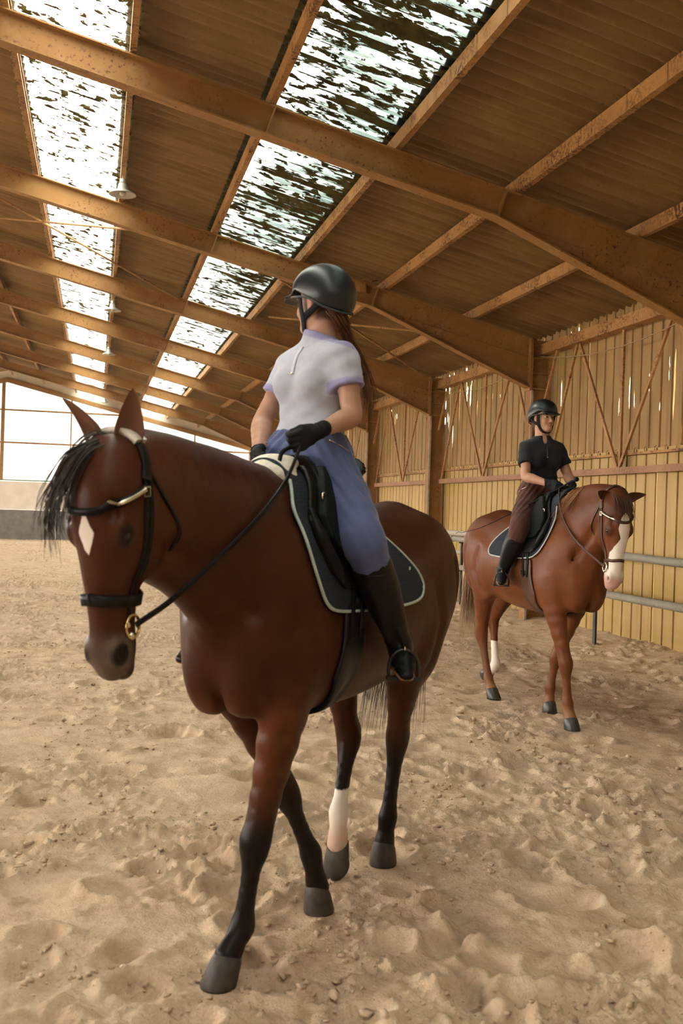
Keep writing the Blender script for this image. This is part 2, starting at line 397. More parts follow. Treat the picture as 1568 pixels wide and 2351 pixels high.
# wall framing in each bay: girt, lap rail and W bracing
bays = [(YF[i], YF[i+1]) for i in range(len(YF) - 1)]; bays = [(YF[0] - 4.846, YF[0])] + bays
bl = {0: 'in the nearest bay', 1: 'behind the rider in black', 2: 'left of the rider in black', 3: 'just right of the near rider', 4: 'in the fifth bay', 5: 'in the sixth bay', 6: 'in the last bay before the gable'}
for i, (ya, yb_) in enumerate(bays):
    a, b = ya + .02, yb_ - .13; c = (ya + yb_)/2; x = XW - .09
    m = MB(); m.box((x - .05, a, 2.17), (x + .03, b, 2.19)); m.box((x - .05, a, 2.191), (x - .040, b, 2.255))
    tag(m.build('wall_girt', M['girt']), 'rusty horizontal wall girt ' + bl[i], 'girt', 'wall girts')
    m = MB(); m.box((x - .0, a, 2.405), (x + .07, b, 2.435))
    tag(m.build('lap_rail', M['purlin']), 'thin painted rail under the sheet lap ' + bl[i], 'rail', 'lap rails')
    root = empty('wall_brace', (x, c, 2.2)); tag(root, 'thin rusty W-shaped wall bracing ' + bl[i], 'bracing', 'wall bracing')
    q = (yb_ - ya)/4
    for nm, p0, p1, w in (('brace_post', (x - .01, c, 2.22), (x - .01, c, 4.02), .05), ('brace_rod', (x - .03, c - .02, 2.24), (x - .03, c - q, 4.02), .045), ('brace_rod', (x - .03, c + .02, 2.24), (x - .03, c + q, 4.02), .045),
                       ('brace_rod', (x - .03, a + .1, 2.24), (x - .03, c - q - .08, 4.02), .045), ('brace_rod', (x - .03, b - .1, 2.24), (x - .03, c + q + .08, 4.02), .045),
                       ('knee_brace', (x - .10, b - .05, 3.2), (x - .06, b - .42, 4.02), .04), ('knee_brace', (x - .10, a + .15, 3.2), (x - .06, a + .50, 4.02), .04)):
        mm = MB().bar(p0, p1, w, .03, (1, 0, 0)); o = mm.build(nm, M['rod']); o.parent = root; o.matrix_parent_inverse = Matrix.Translation(-root.location)
# loose cable drooping below the eave
for i in (0, 1, 2):
    ya, yb_ = bays[i]; x = XW - .20
    P = [(x, ya + t*(yb_-ya), 4.0 - .22*4*t*(1-t)) for t in np.linspace(0, 1, 20)]
    tag(MB().tube(P, .008, 5).build('drooping_cable', plain('cable_grey%d' % i, (.36, .25, .14), .6), None, True), 'thin cable drooping under the eave ' + bl[i], 'cable', 'eave cables')

# ---- gable end, left wall and back wall
def net_mat():
    t = NT('windbreak_net'); tr = t.new('ShaderNodeBsdfTransparent'); tr.inputs['Color'].default_value = (.17, .17, .17, 1)
    tl = t.new('ShaderNodeBsdfTranslucent'); tl.inputs['Color'].default_value = (.14, .14, .14, 1)
    v = t.geo((1, 1, 1)); br = t.new('ShaderNodeTexBrick'); br.offset = 0; br.inputs['Scale'].default_value = 1; br.inputs['Mortar Size'].default_value = .02
    br.inputs['Brick Width'].default_value = .33; br.inputs['Row Height'].default_value = .33
    sp = t.new('ShaderNodeSeparateXYZ'); t.link(v, sp.inputs[0]); cb = t.new('ShaderNodeCombineXYZ'); t.link(sp.outputs[0], cb.inputs[0]); t.link(sp.outputs[2], cb.inputs[1]); t.link(cb.outputs[0], br.inputs['Vector'])
    f = t.math('ADD', t.math('MULTIPLY', br.outputs['Fac'], .4), .25)
    m = t.new('ShaderNodeMixShader'); t.link(f, m.inputs[0]); t.link(tr.outputs[0], m.inputs[1]); t.link(tl.outputs[0], m.inputs[2]); t.link(m.outputs[0], t.out.inputs['Surface']); return t.m
M['net'] = net_mat()
M['kick_dark'] = plain('dark_kickboard', (.17, .165, .155), .7, .2, 0, .25, 3)
M['kick_light'] = plain('pale_kickboard', (.70, .62, .52), .6, .3, 0, .1, 2)
M['green'] = plain('green_capping', (.20, .28, .14), .6)
g = empty('wall_gable', (XR, YG, 0)); tag(g, kind='structure')
def PG(o, par=g): o.parent = par; o.matrix_parent_inverse = Matrix.Translation(-par.location); return o
k = 0
xs_ = np.arange(XL, XW - .1, 2.04)
for x in xs_:
    for z0, z1, mt, nm in ((-.05, 1.18, 'kick_dark', 'kickboard_panel'), (1.182, 2.32, 'kick_light', 'upper_board_panel')):
        m = MB(); m.box((x + .002, YG - .06, z0), (min(x + 2.038, XW), YG, z1)); PG(m.build(nm, M[mt]))
m = MB(); m.box((XL, YG - .07, 2.325), (XW, YG + .02, 2.385)); PG(m.build('capping_rail', M['green']))
for x in (-11, -8.4, XR - .12, -1.08, 1.33, 3.9, 6.2):
    w = .07 if abs(x - (XR - .12)) < .01 else .028
    m = MB(); m.box((x - w, YG - .05, 2.38), (x + w, YG, zb(x) + .1)); PG(m.build('gable_post', M['steel']))
for z in (3.86, 5.16):
    e = XR + (zb(XR) + .1 - z)/SL
    m = MB(); m.box((2*XR - e if e < XW else XL, YG - .04, z - .035), (min(e, XW), YG, z + .035)); PG(m.build('gable_rail', M['purlin']))
m = MB()
for sgn in (1, -1):
    mx = (lambda x: x) if sgn > 0 else (lambda x: 2*XR - x)
    m.prism([(mx(XR), zb(XR) - .02), (mx(XW), zb(XW) - .02), (mx(XW), zb(XW) + .16), (mx(XR), zb(XR) + .16)][::sgn], YG - .12, YG + .02)
PG(m.build('gable_rafter', M['steel']))
m = MB()
for sgn in (1, -1):
    mx = (lambda x: x) if sgn > 0 else (lambda x: 2*XR - x)
    m.prism([(mx(XR), zb(XR) + .162), (mx(XW), zb(XW) + .162), (mx(XW), zb(XW) + .50), (mx(XR), zb(XR) + .50)][::sgn], YG - .02, YG + .03)
PG(m.build('gable_flashing', M['kick_light']))
nt = MB(); nt.add([(XL, YG + .01, 2.38), (XW, YG + .01, 2.38), (XW, YG + .01, zb(XW)), (XR, YG + .01, zb(XR)), (XL, YG + .01, zb(XL))], [(0, 1, 2, 3, 4)])
o = nt.build('window_1', M['net']); tag(o, kind='structure')
# left wall (out of frame): kickboard with open netting above; unseen back wall closed and kept dark to cut fill light
wl = empty('wall_left', (XL, YB, 0)); tag(wl, kind='structure')
m = MB(); m.box((XL - .05, YB, -.05), (XL, YG, 1.18)); PG(m.build('kickboard_panel', M['kick_dark']), wl)
m = MB(); m.box((XL - .05, YB, 1.18), (XL, YG, 1.6)); PG(m.build('upper_board_panel', M['kick_light']), wl)
wb = empty('wall_back', (XR, YB, 0)); tag(wb, kind='structure')
M['timber'] = plain('dark_timber', (.16, .10, .055), .8, .2, 0, .3, 4)  # dark boarding invented to hold back light from behind the camera
m = MB(); m.box((XL, YB - .05, -.05), (XW, YB, 2.3)); PG(m.build('kickboard_panel', M['timber']), wb)
m = MB(); m.prism([(XL, 2.3), (XW, 2.3), (XW, zs(XW)), (XR, zs(XR)), (XL, zs(XL))], YB - .05, YB); PG(m.build('upper_board_panel', M['timber']), wb)
# ground outside
mo = MB(); mo.add([(-120, -80, -.12), (120, -80, -.12), (120, 160, -.12), (-120, 160, -.12)], [(0, 1, 2, 3)])
tag(mo.build('ground', plain('outside_ground', (.45, .42, .34), .9, .1, 0, .2, .3)), kind='structure')

# ---- roof cross-bracing between the second and third frame
def rp(x, off=.26): return zb(x) + off
def brace(x0, y0, x1, y1, lab, r=.018):
    tag(MB().tube([(x0, y0, rp(x0)), (x1, y1, rp(x1))], r, 6).build('roof_brace', M['rod']), lab, 'brace rod', 'roof cross-bracing')
yb0, yc0 = YF[1] + .1, YF[2] - .1
brace(.35, 15.65, -2.35, 18.15, 'thin brace rod under the left skylight, level across')
brace(-2.2, 15.5, 1.36, 19.4, 'thin brace rod under the left skylight, slanting down right')
brace(5.6, 15.4, 2.9, 18.5, 'thin brace rod behind the helmet of the rider in white')
brace(2.6, 15.7, 6.10, 19.4, 'thin brace rod ending near the second column top')

# ---- pendant lamps under the purlin
M['lamp'] = plain('lamp_grey', (.42, .40, .34), .4, .5, .4)
M['lampglass'] = plain('lamp_glass_off', (.62, .58, .48), .25, .5)
def lamp(y, z, lab, x=.20):
    root = empty('pendant_lamp', (x, y, z)); root.scale = (.72, .72, .72); tag(root, lab, 'lamp', 'pendant lamps under the roof')
    MB().lathe([(0, .12), (.07, .12), (.09, .02), (.225, -.05), (.24, -.07), (.22, -.07), (.08, .0), (0, .0)], n=24).build('reflector', M['lamp'], root, True)
    MB().lathe([(0, .20), (.055, .20), (.06, .11), (0, .11)], n=14).build('ballast_housing', M['lamp'], root, True)
    MB().lathe([(0, -.03), (.06, -.02), (.055, -.075), (0, -.10)], n=14).build('bulb', M['lampglass'], root, True)
    top = (zb(x) + .315 - z)/.72
    MB().tube([(0, 0, .19), (0, 0, top)], .012, 6).build('hanger', M['lamp'], root)
lamp_l = ['pendant lamp, the nearest and largest one beside the skylight', 'pendant lamp, second from the camera', 'pendant lamp, third from the camera', 'pendant lamp, fourth from the camera', 'pendant lamp, farthest, in front of the gable']
for (y, z), l in zip(((13.4, 5.50), (21.55, 5.50), (28.0, 5.50), (34.95, 5.50), (41.65, 5.50)), lamp_l): lamp(y, z, l)

# ---- sand floor
def sand_mat():
    t = NT('arena_sand'); v = t.geo(); n1 = t.noise(v, .5, 4); n2 = t.noise(v, 5, 6, .65); n3 = t.noise(v, 60, 4, .7)
    col = t.ramp(n2, [(.28, (.36, .245, .155)), (.5, (.57, .41, .275)), (.70, (.70, .535, .375))])
    col = t.mix(col, (.60, .46, .33), t.ramp(n1, [(.4, 0), (.7, .5)])); col = t.mix(col, (.30, .205, .13), t.ramp(n3, [(.60, 0), (.75, .55)]))
    t.base(col).rough(.95, .12).bump(t.math('ADD', t.math('MULTIPLY', n3, .6), n2), .9, .02); return t.m
M['sand'] = sand_mat()
def grid_axis(a, b, n, p, c):
    """spacing that grows away from c"""
    t = np.linspace(-1, 1, n); 
    return t
yv = [2.0]
while yv[-1] < YG: yv.append(yv[-1] + max(.0115, .0042*yv[-1]))
yv = np.array(yv); xv = np.concatenate([np.linspace(XL, -6.2, 30, endpoint=False), np.linspace(-6.2, -2.0, 90, endpoint=False), np.linspace(-2.0, 3.0, 400, endpoint=False), np.linspace(3.0, XW + .05, 150)])
yv = np.concatenate([np.linspace(YB, 2.0, 14, endpoint=False), yv])
gx, gy = np.meshgrid(xv, yv)
def sand_h(x, y):
    h = .05*fbm(x*.8, y*.8, 3, 3) + .055*np.clip(fbm(x*3.1, y*3.1, 11, 3), -.1, .3) + .012*fbm(x*3, y*16, 51, 3)
    m = np.clip(fbm(x*1.25, y*1.6, 5, 3)*5 + fbm(x*5, y*6, 6, 2)*3 + .15, 0, 1.3)                      # churned patches
    c = fbm(x*17, y*19, 23, 3); k = fbm(x*37, y*40, 29, 2)
    return h + m*(.085*np.clip(c, -.12, .4) + .045*np.clip(k, -.1, .4)) + .010*k
gz = sand_h(gx, gy)
# hoof prints, pressed in with a pushed-up rim
hr = random.Random(3)
for i in range(620):
    yy = 2.2 + 20*hr.random()**1.7; xx = hr.uniform(-.42*yy - .2, .6*yy + .3)
    if xx > XW - .4: continue
    msk = (np.abs(gx - xx) < .35) & (np.abs(gy - yy) < .35)
    if not msk.any(): continue
    a = hr.uniform(0, 6.28); dx = gx[msk] - xx; dy = gy[msk] - yy; u = dx*math.cos(a) + dy*math.sin(a); w = -dx*math.sin(a) + dy*math.cos(a)
    s = hr.uniform(.8, 1.25); d = np.sqrt((u/(.085*s))**2 + (w/(.07*s))**2); dep = hr.uniform(.02, .05)
    gz[msk] += -dep*np.exp(-d**4*.6) + dep*.55*np.exp(-((d - 1.45)/.35)**2)*(.6 + .8*np.sin(3*a + np.arctan2(w, u)))
gz += .10*np.clip((gx - (XW - 1.0))/1.0, 0, 1)**1.5 * (1 + .6*fbm(gx*1.5, gy*1.5, 9, 3))
FEET = []   # patches kept level under the hooves are set below
def flatten(px, py, r=.13, z=0.0):
    d = np.hypot(gx - px, gy - py); k = np.exp(-(d/r)**4); gz[:] = gz*(1 - k) + z*k
for p in HOOF_XY: flatten(*p)
ny, nx = gx.shape
V = np.stack([gx, gy, gz], -1).reshape(-1, 3); idx = np.arange(ny*nx).reshape(ny, nx)
Fc = np.stack([idx[:-1, :-1], idx[:-1, 1:], idx[1:, 1:], idx[1:, :-1]], -1).reshape(-1, 4)
def fastmesh(name, V, Fc, mat, parent=None, smooth=True, cols=None):
    me = bpy.data.meshes.new(name); n = len(V); k = Fc.shape[1]; f = len(Fc)
    me.vertices.add(n); me.vertices.foreach_set('co', np.ascontiguousarray(V, np.float32).ravel())
    me.loops.add(f*k); me.loops.foreach_set('vertex_index', np.ascontiguousarray(Fc, np.int32).ravel())
    me.polygons.add(f); me.polygons.foreach_set('loop_start', np.arange(f, dtype=np.int32)*k)
    try: me.polygons.foreach_set('loop_total', np.full(f, k, np.int32))
    except Exception: pass
    me.update(calc_edges=True); me.validate()
    if smooth: me.polygons.foreach_set('use_smooth', np.ones(len(me.polygons), bool))
    if cols is not None:
        a = me.color_attributes.new('col', 'FLOAT_COLOR', 'POINT'); c = np.ones((n, 4), np.float32); c[:, :3] = cols; a.data.foreach_set('color', c.ravel())
    if mat: me.materials.append(mat)
    return link(bpy.data.objects.new(name, me), parent)
fl = fastmesh('floor', V, Fc, M['sand']); tag(fl, kind='structure')
# loose clods: small broken lumps lying on the surface
import bmesh
bm = bmesh.new(); bmesh.ops.create_icosphere(bm, subdivisions=1, radius=1.0); iv = np.array([v.co[:] for v in bm.verts]); ifc = np.array([[v.index for v in f.verts] for f in bm.faces]); bm.free()
r_ = np.random.default_rng(5); N = 36000
cy = 2.0 + 24*r_.random(N)**1.9; cx = (r_.random(N)*1.12 - .46)*cy*1.0 + .15*cy*0
ok = (cx < XW - .25); cx, cy = cx[ok], cy[ok]
dens = fbm(cx*1.4, cy*1.4, 31, 3) + .5*fbm(cx*4.5, cy*4.5, 37, 2); ok = dens > .0 + .05*r_.standard_normal(len(cx)); cx, cy = cx[ok], cy[ok]
iy = np.clip(np.searchsorted(yv, cy), 0, ny-1); ix = np.clip(np.searchsorted(xv, cx), 0, nx-1); cz = gz[iy, ix]
N = len(cx); sz = .003 + .014*r_.random(N)**4.5
jit = 1 + .35*r_.standard_normal((N, len(iv), 1)); sc3 = np.stack([r_.uniform(.8, 1.5, N), r_.uniform(.8, 1.5, N), r_.uniform(.5, .85, N)], -1)
VV = iv[None]*jit*sc3[:, None]*sz[:, None, None] + np.stack([cx, cy, cz + sz*.15], -1)[:, None]
FF = (ifc[None] + (np.arange(N)*len(iv))[:, None, None]).reshape(-1, 3)
o = fastmesh('sand_clods', VV.reshape(-1, 3), FF, M['sand'], None, True); tag(o, 'loose clods of sand strewn over the arena floor', 'sand', kind='stuff')

# ================================================================ ORGANIC SHAPES: smooth blended solids meshed with surface nets
def _n(v): v = np.array(v, float); return v/np.linalg.norm(v)
class Shape:
    def __init__(s): s.ops = []
    def _add(s, op, bb, fn, k): s.ops.append((op, np.array(bb[0], float), np.array(bb[1], float), fn, k)); return s
    def tube(s, pts, w, h=None, side=(0, 1, 0), k=.02, op='u', kk=None, dense=0, caps=()):
        P = np.array(pts, float); n = len(P); w = np.broadcast_to(np.array(w, float), (n,)).copy(); h = w.copy() if h is None else np.broadcast_to(np.array(h, float), (n,)).copy()
        if dense: Q = spline(np.column_stack([P, w, h]), dense); P, w, h = Q[:, :3], Q[:, 3], Q[:, 4]; n = len(P)
        side = np.array(side, float); mx = max(w.max(), h.max())
        def fn(X, Y, Z):
            d = None
            for i in range(n - 1):
                a, b = P[i], P[i+1]; ax = b - a; L = np.linalg.norm(ax) + 1e-9; ax = ax/L
                sd = side - ax*(side@ax)
                if np.linalg.norm(sd) < 1e-4: sd = np.cross(ax, (1, .3, .2))
                sd = sd/np.linalg.norm(sd); up = np.cross(ax, sd)
                rx, ry, rz = X - a[0], Y - a[1], Z - a[2]
                t = (rx*ax[0] + ry*ax[1] + rz*ax[2])/L; tc = np.clip(t, 0, 1); ww = w[i] + (w[i+1]-w[i])*tc; hh = h[i] + (h[i+1]-h[i])*tc; mm = np.minimum(ww, hh)
                u = rx*sd[0] + ry*sd[1] + rz*sd[2]; v = rx*up[0] + ry*up[1] + rz*up[2]; e = (t - tc)*L
                di = (np.sqrt((u/ww)**2 + (v/hh)**2 + (e/mm)**2) - 1)*mm
                if d is None: d = di
                else:
                    q = kk if kk is not None else .3*min(w[i], h[i]); g = np.clip(.5 + .5*(di - d)/q, 0, 1); d = di*(1-g) + d*g - q*g*(1-g)
            for cp, cn in caps:
                cn = _n(cn); d = np.maximum(d, (X-cp[0])*cn[0] + (Y-cp[1])*cn[1] + (Z-cp[2])*cn[2])
            return d
        return s._add(op, (P.min(0) - mx, P.max(0) + mx), fn, k)
    def ell(s, c, r, rot=None, k=.03, op='u'):
        c = np.array(c, float); r = np.array(r, float); R = np.eye(3) if rot is None else np.array(rot, float)   # rows of R: local axes
        def fn(X, Y, Z):
            x, y, z = X - c[0], Y - c[1], Z - c[2]
            q = [(R[i, 0]*x + R[i, 1]*y + R[i, 2]*z) for i in range(3)]
            k0 = np.sqrt(sum((q[i]/r[i])**2 for i in range(3))); k1 = np.sqrt(sum((q[i]/r[i]**2)**2 for i in range(3))) + 1e-9
            return k0*(k0 - 1)/k1
        m = r.max(); return s._add(op, (c - m, c + m), fn, k)
    def loft(s, O, A, S, N, st, p=2.0, egg=0.0, k=.03, op='u', caps=()):
        """st rows: t, half width, centre offset along N, half height"""
        st = spline(st, 6); O = np.array(O, float); A, S, N = _n(A), _n(S), _n(N); t0, t1 = st[0, 0], st[-1, 0]; m = np.max(st[:, 1:]) + .1
        def fn(X, Y, Z):
            x, y, z = X - O[0], Y - O[1], Z - O[2]; t = x*A[0] + y*A[1] + z*A[2]; tc = np.clip(t, t0, t1)
            w = np.interp(tc, st[:, 0], st[:, 1]); c = np.interp(tc, st[:, 0], st[:, 2]); h = np.interp(tc, st[:, 0], st[:, 3])
            u = np.abs(x*S[0] + y*S[1] + z*S[2]); v = (x*N[0] + y*N[1] + z*N[2] - c)/h
            if egg: w = w*(1 - egg*np.clip(v, 0, 1.2)**2)
            r = ((u/w)**p + np.abs(v)**p)**(1/p); d = (r - 1)*np.minimum(w, h)
            e = np.abs(t - tc); d = np.where(e > 0, np.maximum(d, 0) + e, d)
            for cp, cn in caps:
                cn = _n(cn); d = np.maximum(d, (X-cp[0])*cn[0] + (Y-cp[1])*cn[1] + (Z-cp[2])*cn[2])
            return d
        m = np.max(np.abs(st[:, [1, 3]])) + .05; pts = np.array([O + A*r_[0] + N*r_[2] for r_ in st]); return s._add(op, (pts.min(0) - m, pts.max(0) + m), fn, k)
    def plane(s, p, n, k=.005):      # cut away the side the normal points to
        p = np.array(p, float); n = _n(n); fn = lambda X, Y, Z: (X-p[0])*n[0] + (Y-p[1])*n[1] + (Z-p[2])*n[2]
        return s._add('x', ((-9,)*3, (9,)*3), fn, k)
    def func(s, fn, op='x', k=.004): return s._add(op, ((-9,)*3, (9,)*3), fn, k)
    @staticmethod
    def comb(op, D, d, k):
        if op == 'u': g = np.clip(.5 + .5*(d - D)/k, 0, 1); return d*(1-g) + D*g - k*g*(1-g)
        if op == 's': d = -d
        g = np.clip(.5 - .5*(d - D)/k, 0, 1); return d*(1-g) + D*g + k*g*(1-g)
    def __call__(s, P):
        P = np.asarray(P, float); X, Y, Z = P[..., 0], P[..., 1], P[..., 2]; D = np.full(X.shape, 5.0)
        for op, lo, hi, fn, k in s.ops: D = s.comb(op, D, fn(X, Y, Z), k)
        return D
    def grad(s, P, e=.003):
        P = np.asarray(P, float); G = np.stack([s(P + np.eye(3)[i]*e) - s(P - np.eye(3)[i]*e) for i in range(3)], -1)
        return G/(np.linalg.norm(G, axis=-1, keepdims=True) + 1e-9)
    def snap(s, P, off=0.0, it=7):
        P = np.array(P, float)
        for _ in range(it): P = P - s.grad(P)*((s(P) - off)*.8)[..., None]
        return P
    def mesh(s, h, lo=None, hi=None, smooth=0):
        D, lo, ax = s.grid(h, lo, hi); return nets(D, lo, h, smooth)
    def grid(s, h, lo=None, hi=None):
        us = [o for o in s.ops if o[0] == 'u']
        if lo is None: lo = np.min([o[1] for o in us], 0) - 3*h; hi = np.max([o[2] for o in us], 0) + 3*h
        lo = np.array(lo, float); hi = np.array(hi, float); n = np.ceil((hi - lo)/h).astype(int) + 1
        ax = [lo[i] + h*np.arange(n[i]) for i in range(3)]; D = np.full(n, 5.0, np.float32)
        for op, bl, bh, fn, k in s.ops:
            mg = (k + 2*h) if op != 'x' else 0
            sl = tuple(slice(max(0, int((bl[i] - mg - lo[i])/h)), min(n[i], int((bh[i] + mg - lo[i])/h) + 2)) for i in range(3))
            if any(q.stop <= q.start for q in sl): continue
            X = ax[0][sl[0]][:, None, None].astype(np.float32); Y = ax[1][sl[1]][None, :, None].astype(np.float32); Z = ax[2][sl[2]][None, None, :].astype(np.float32)
            D[sl] = s.comb(op, D[sl], fn(X, Y, Z), k)
        return D, lo, ax
def nets(D, lo, h, smooth=0):
    S = D < 0; n = np.array(D.shape); m = n - 1
    C = np.zeros(m, np.int8)
    for i in (0, 1):
        for j in (0, 1):
            for k in (0, 1): C += S[i:i+m[0], j:j+m[1], k:k+m[2]]
    act = (C > 0) & (C < 8); ids = np.full(m, -1, np.int64); A = np.argwhere(act); ids[act] = np.arange(len(A))
    acc = np.zeros((len(A), 3)); cnt = np.zeros(len(A)); off = [(i, j, k) for i in (0, 1) for j in (0, 1) for k in (0, 1)]
    vals = {o: D[A[:, 0]+o[0], A[:, 1]+o[1], A[:, 2]+o[2]].astype(float) for o in off}
    for a in off:
        for ax in range(3):
            if a[ax] == 0:
                b = list(a); b[ax] = 1; b = tuple(b); va, vb = vals[a], vals[b]; cr = (va < 0) != (vb < 0); t = np.where(cr, va/(va - vb + 1e-12), 0)
                p = np.tile(np.array(a, float), (len(A), 1)); p[:, ax] += t; acc[cr] += p[cr]; cnt[cr] += 1
    V = lo + h*(A + acc/cnt[:, None]); Fs = []
    for ax in range(3):
        b, c = (ax+1) % 3, (ax+2) % 3; sl0 = [slice(1, -1)]*3; sl0[ax] = slice(0, -1); sl1 = [slice(1, -1)]*3; sl1[ax] = slice(1, None)
        s0 = S[tuple(sl0)]; s1 = S[tuple(sl1)]; E = np.argwhere(s0 != s1)
        if not len(E): continue
        g = E + 1; g[:, ax] -= 1; flip = s0[tuple(E.T)]
        def cell(db, dc): q = g.copy(); q[:, b] += db; q[:, c] += dc; return ids[tuple(q.T)]
        q = np.stack([cell(-1, -1), cell(0, -1), cell(0, 0), cell(-1, 0)], 1); q[~flip] = q[~flip][:, ::-1]; Fs.append(q)
    Fc = np.vstack(Fs); Fc = Fc[(Fc >= 0).all(1)]
    for _ in range(smooth):
        a = np.concatenate([Fc[:, i] for i in (0, 1, 2, 3, 1, 2, 3, 0)]); b = np.concatenate([Fc[:, i] for i in (1, 2, 3, 0, 0, 1, 2, 3)]); cn = np.bincount(a, minlength=len(V))
        acc = np.stack([np.bincount(a, V[b, i], len(V)) for i in range(3)], -1)
        V = .5*V + .5*acc/np.maximum(cn, 1)[:, None]
    return V, Fc
def fastmesh(name, V, Fc, mat, parent=None, smooth=True, cols=None):
    me = bpy.data.meshes.new(name); n = len(V); k = Fc.shape[1]; f = len(Fc)
    me.vertices.add(n); me.vertices.foreach_set('co', np.ascontiguousarray(V, np.float32).ravel())
    me.loops.add(f*k); me.loops.foreach_set('vertex_index', np.ascontiguousarray(Fc, np.int32).ravel())
    me.polygons.add(f); me.polygons.foreach_set('loop_start', np.arange(f, dtype=np.int32)*k)
    me.update(calc_edges=True); me.validate()
    if smooth: me.polygons.foreach_set('use_smooth', np.ones(len(me.polygons), bool))
    if cols is not None:
        a = me.color_attributes.new('col', 'FLOAT_COLOR', 'POINT'); c = np.ones((n, 4), np.float32); c[:, :3] = cols; a.data.foreach_set('color', c.ravel())
    if mat: me.materials.append(mat)
    return link(bpy.data.objects.new(name, me), parent)
def blob(name, shape, h, mat, parent, smooth=1, cols=None, lo=None, hi=None):
    V, Fc = shape.mesh(h, lo, hi, smooth)
    c = None
    if cols is not None: c = cols(V) if callable(cols) else np.tile(np.array(cols, float), (len(V), 1))
    return fastmesh(name, V, Fc, mat, parent, True, c)
def sstep(a, b, x): t = np.clip((x - a)/(b - a), 0, 1); return t*t*(3 - 2*t)
def blend(c, new, f): f = np.asarray(f)[..., None]; return c*(1 - f) + np.array(new, float)*f
def ribbon(P, Nrm, w, th):
    """flat strap: rectangle swept along P, flat side facing Nrm"""
    P = np.array(P, float); T = np.gradient(P, axis=0); T /= np.linalg.norm(T, axis=1)[:, None] + 1e-12
    Nn = Nrm - T*np.sum(Nrm*T, 1)[:, None]; Nn /= np.linalg.norm(Nn, axis=1)[:, None] + 1e-12; B = np.cross(T, Nn); w = np.broadcast_to(w, (len(P),))[:, None]
    V = np.concatenate([P - B*w/2, P + B*w/2, P + B*w*.46 + Nn*th, P - B*w*.46 + Nn*th], 1).reshape(-1, 3); F = []
    for i in range(len(P) - 1):
        for k in range(4): F.append((4*i+k, 4*i+(k+1) % 4, 4*i+4+(k+1) % 4, 4*i+4+k))
    F.append((0, 1, 2, 3)); e = 4*(len(P) - 1); F.append((e+3, e+2, e+1, e)); return V, F
def strap(name, shape, pts, w, th, mat, parent, off=.001, n=8, snap=True):
    P = spline(pts, n)
    if snap: P = shape.snap(P, off)
    N = shape.grad(P); V, F = ribbon(P, N, w, th); return meshobj(name, V, F, mat, parent, True)
def strands(name, guides, mat, parent, per=24, spread=.02, r=.0022, seed=1, n=12, jit=.012):
    """hair: thin tapering locks scattered round guide curves"""
    g = np.random.default_rng(seed); allP = []
    for G in guides:
        G = spline(G, 8); q = np.linspace(0, 1, len(G)); cut = g.uniform(.70, 1.0, per); t = np.linspace(0, 1, n)[None, :]*cut[:, None]
        P = np.stack([np.interp(t, q, G[:, i]) for i in range(3)], -1); t3 = t[..., None]
        o = g.standard_normal((per, 1, 3))*spread; e = g.standard_normal((per, 1, 3))*spread*1.6
        wv = np.sin(t3*g.uniform(2, 6, (per, 1, 1)) + g.uniform(0, 6, (per, 1, 1)))*g.standard_normal((per, 1, 3))*jit
        allP.append(P + o*(1 - t3) + e*t3 + wv*t3)
    P = np.concatenate(allP); m = len(P); T = np.gradient(P, axis=1); T /= np.linalg.norm(T, axis=2, keepdims=True) + 1e-9
    u = np.cross(T, np.array((.31, .57, .76))); u /= np.linalg.norm(u, axis=2, keepdims=True) + 1e-9; w = np.cross(T, u)
    R = (r*(1 - .85*np.linspace(0, 1, n)**1.5))[None, :, None]; rings = np.stack([P + R*(u*math.cos(a) + w*math.sin(a)) for a in (0, 2.094, 4.189)], 2)
    idx = np.arange(m*n*3).reshape(m, n, 3); a, b = idx[:, :-1], idx[:, 1:]
    F = np.stack([a, np.roll(a, -1, 2), np.roll(b, -1, 2), b], -1).reshape(-1, 4)
    return fastmesh(name, rings.reshape(-1, 3), F, mat, parent)

# ================================================================ HORSES
def coat_mat():
    t = NT('horse_coat'); a = t.new('ShaderNodeAttribute', attribute_name='col'); b = t.new('ShaderNodeAttribute', attribute_name='mark'); v = t.map()
    c = t.mix(a.outputs['Color'], t.ramp(t.noise(v, 7, 5), [(.25, .68), (.75, 1.05)]), 1.0, 'MULTIPLY')
    msk = t.ramp(t.math('ADD', b.outputs['Alpha'], t.math('MULTIPLY', t.math('SUBTRACT', t.noise(t.map((1, 1, .4)), 60, 3), .5), .18)), [(.47, 0), (.53, 1)])
    t.base(t.mix(c, b.outputs['Color'], msk)).rough(.40, .15).bump(t.math('ADD', t.noise(v, 13, 3), t.math('MULTIPLY', t.noise(v, 170, 3), .08)), .28, .012); return t.m
M['coat'] = coat_mat()
M['hoof'] = plain('hoof_horn', (.055, .046, .038), .5, .3, 0, .35, 22, .2)
M['eye'] = plain('dark_eye', (.012, .008, .006), .08, .6)
def horse_torso(st, sh):
    s = Shape()
    s.loft((0, 0, 0), (1, 0, 0), (0, 1, 0), (0, 0, 1), st, 2.15, .22, .02)
    return s
def leg_pts(J, frac, S0, w, h):
    """J: joints; frac: list of (segment, t)"""
    return [np.array(J[i])*(1 - t) + np.array(J[min(i+1, len(J)-1)])*t for i, t in frac]
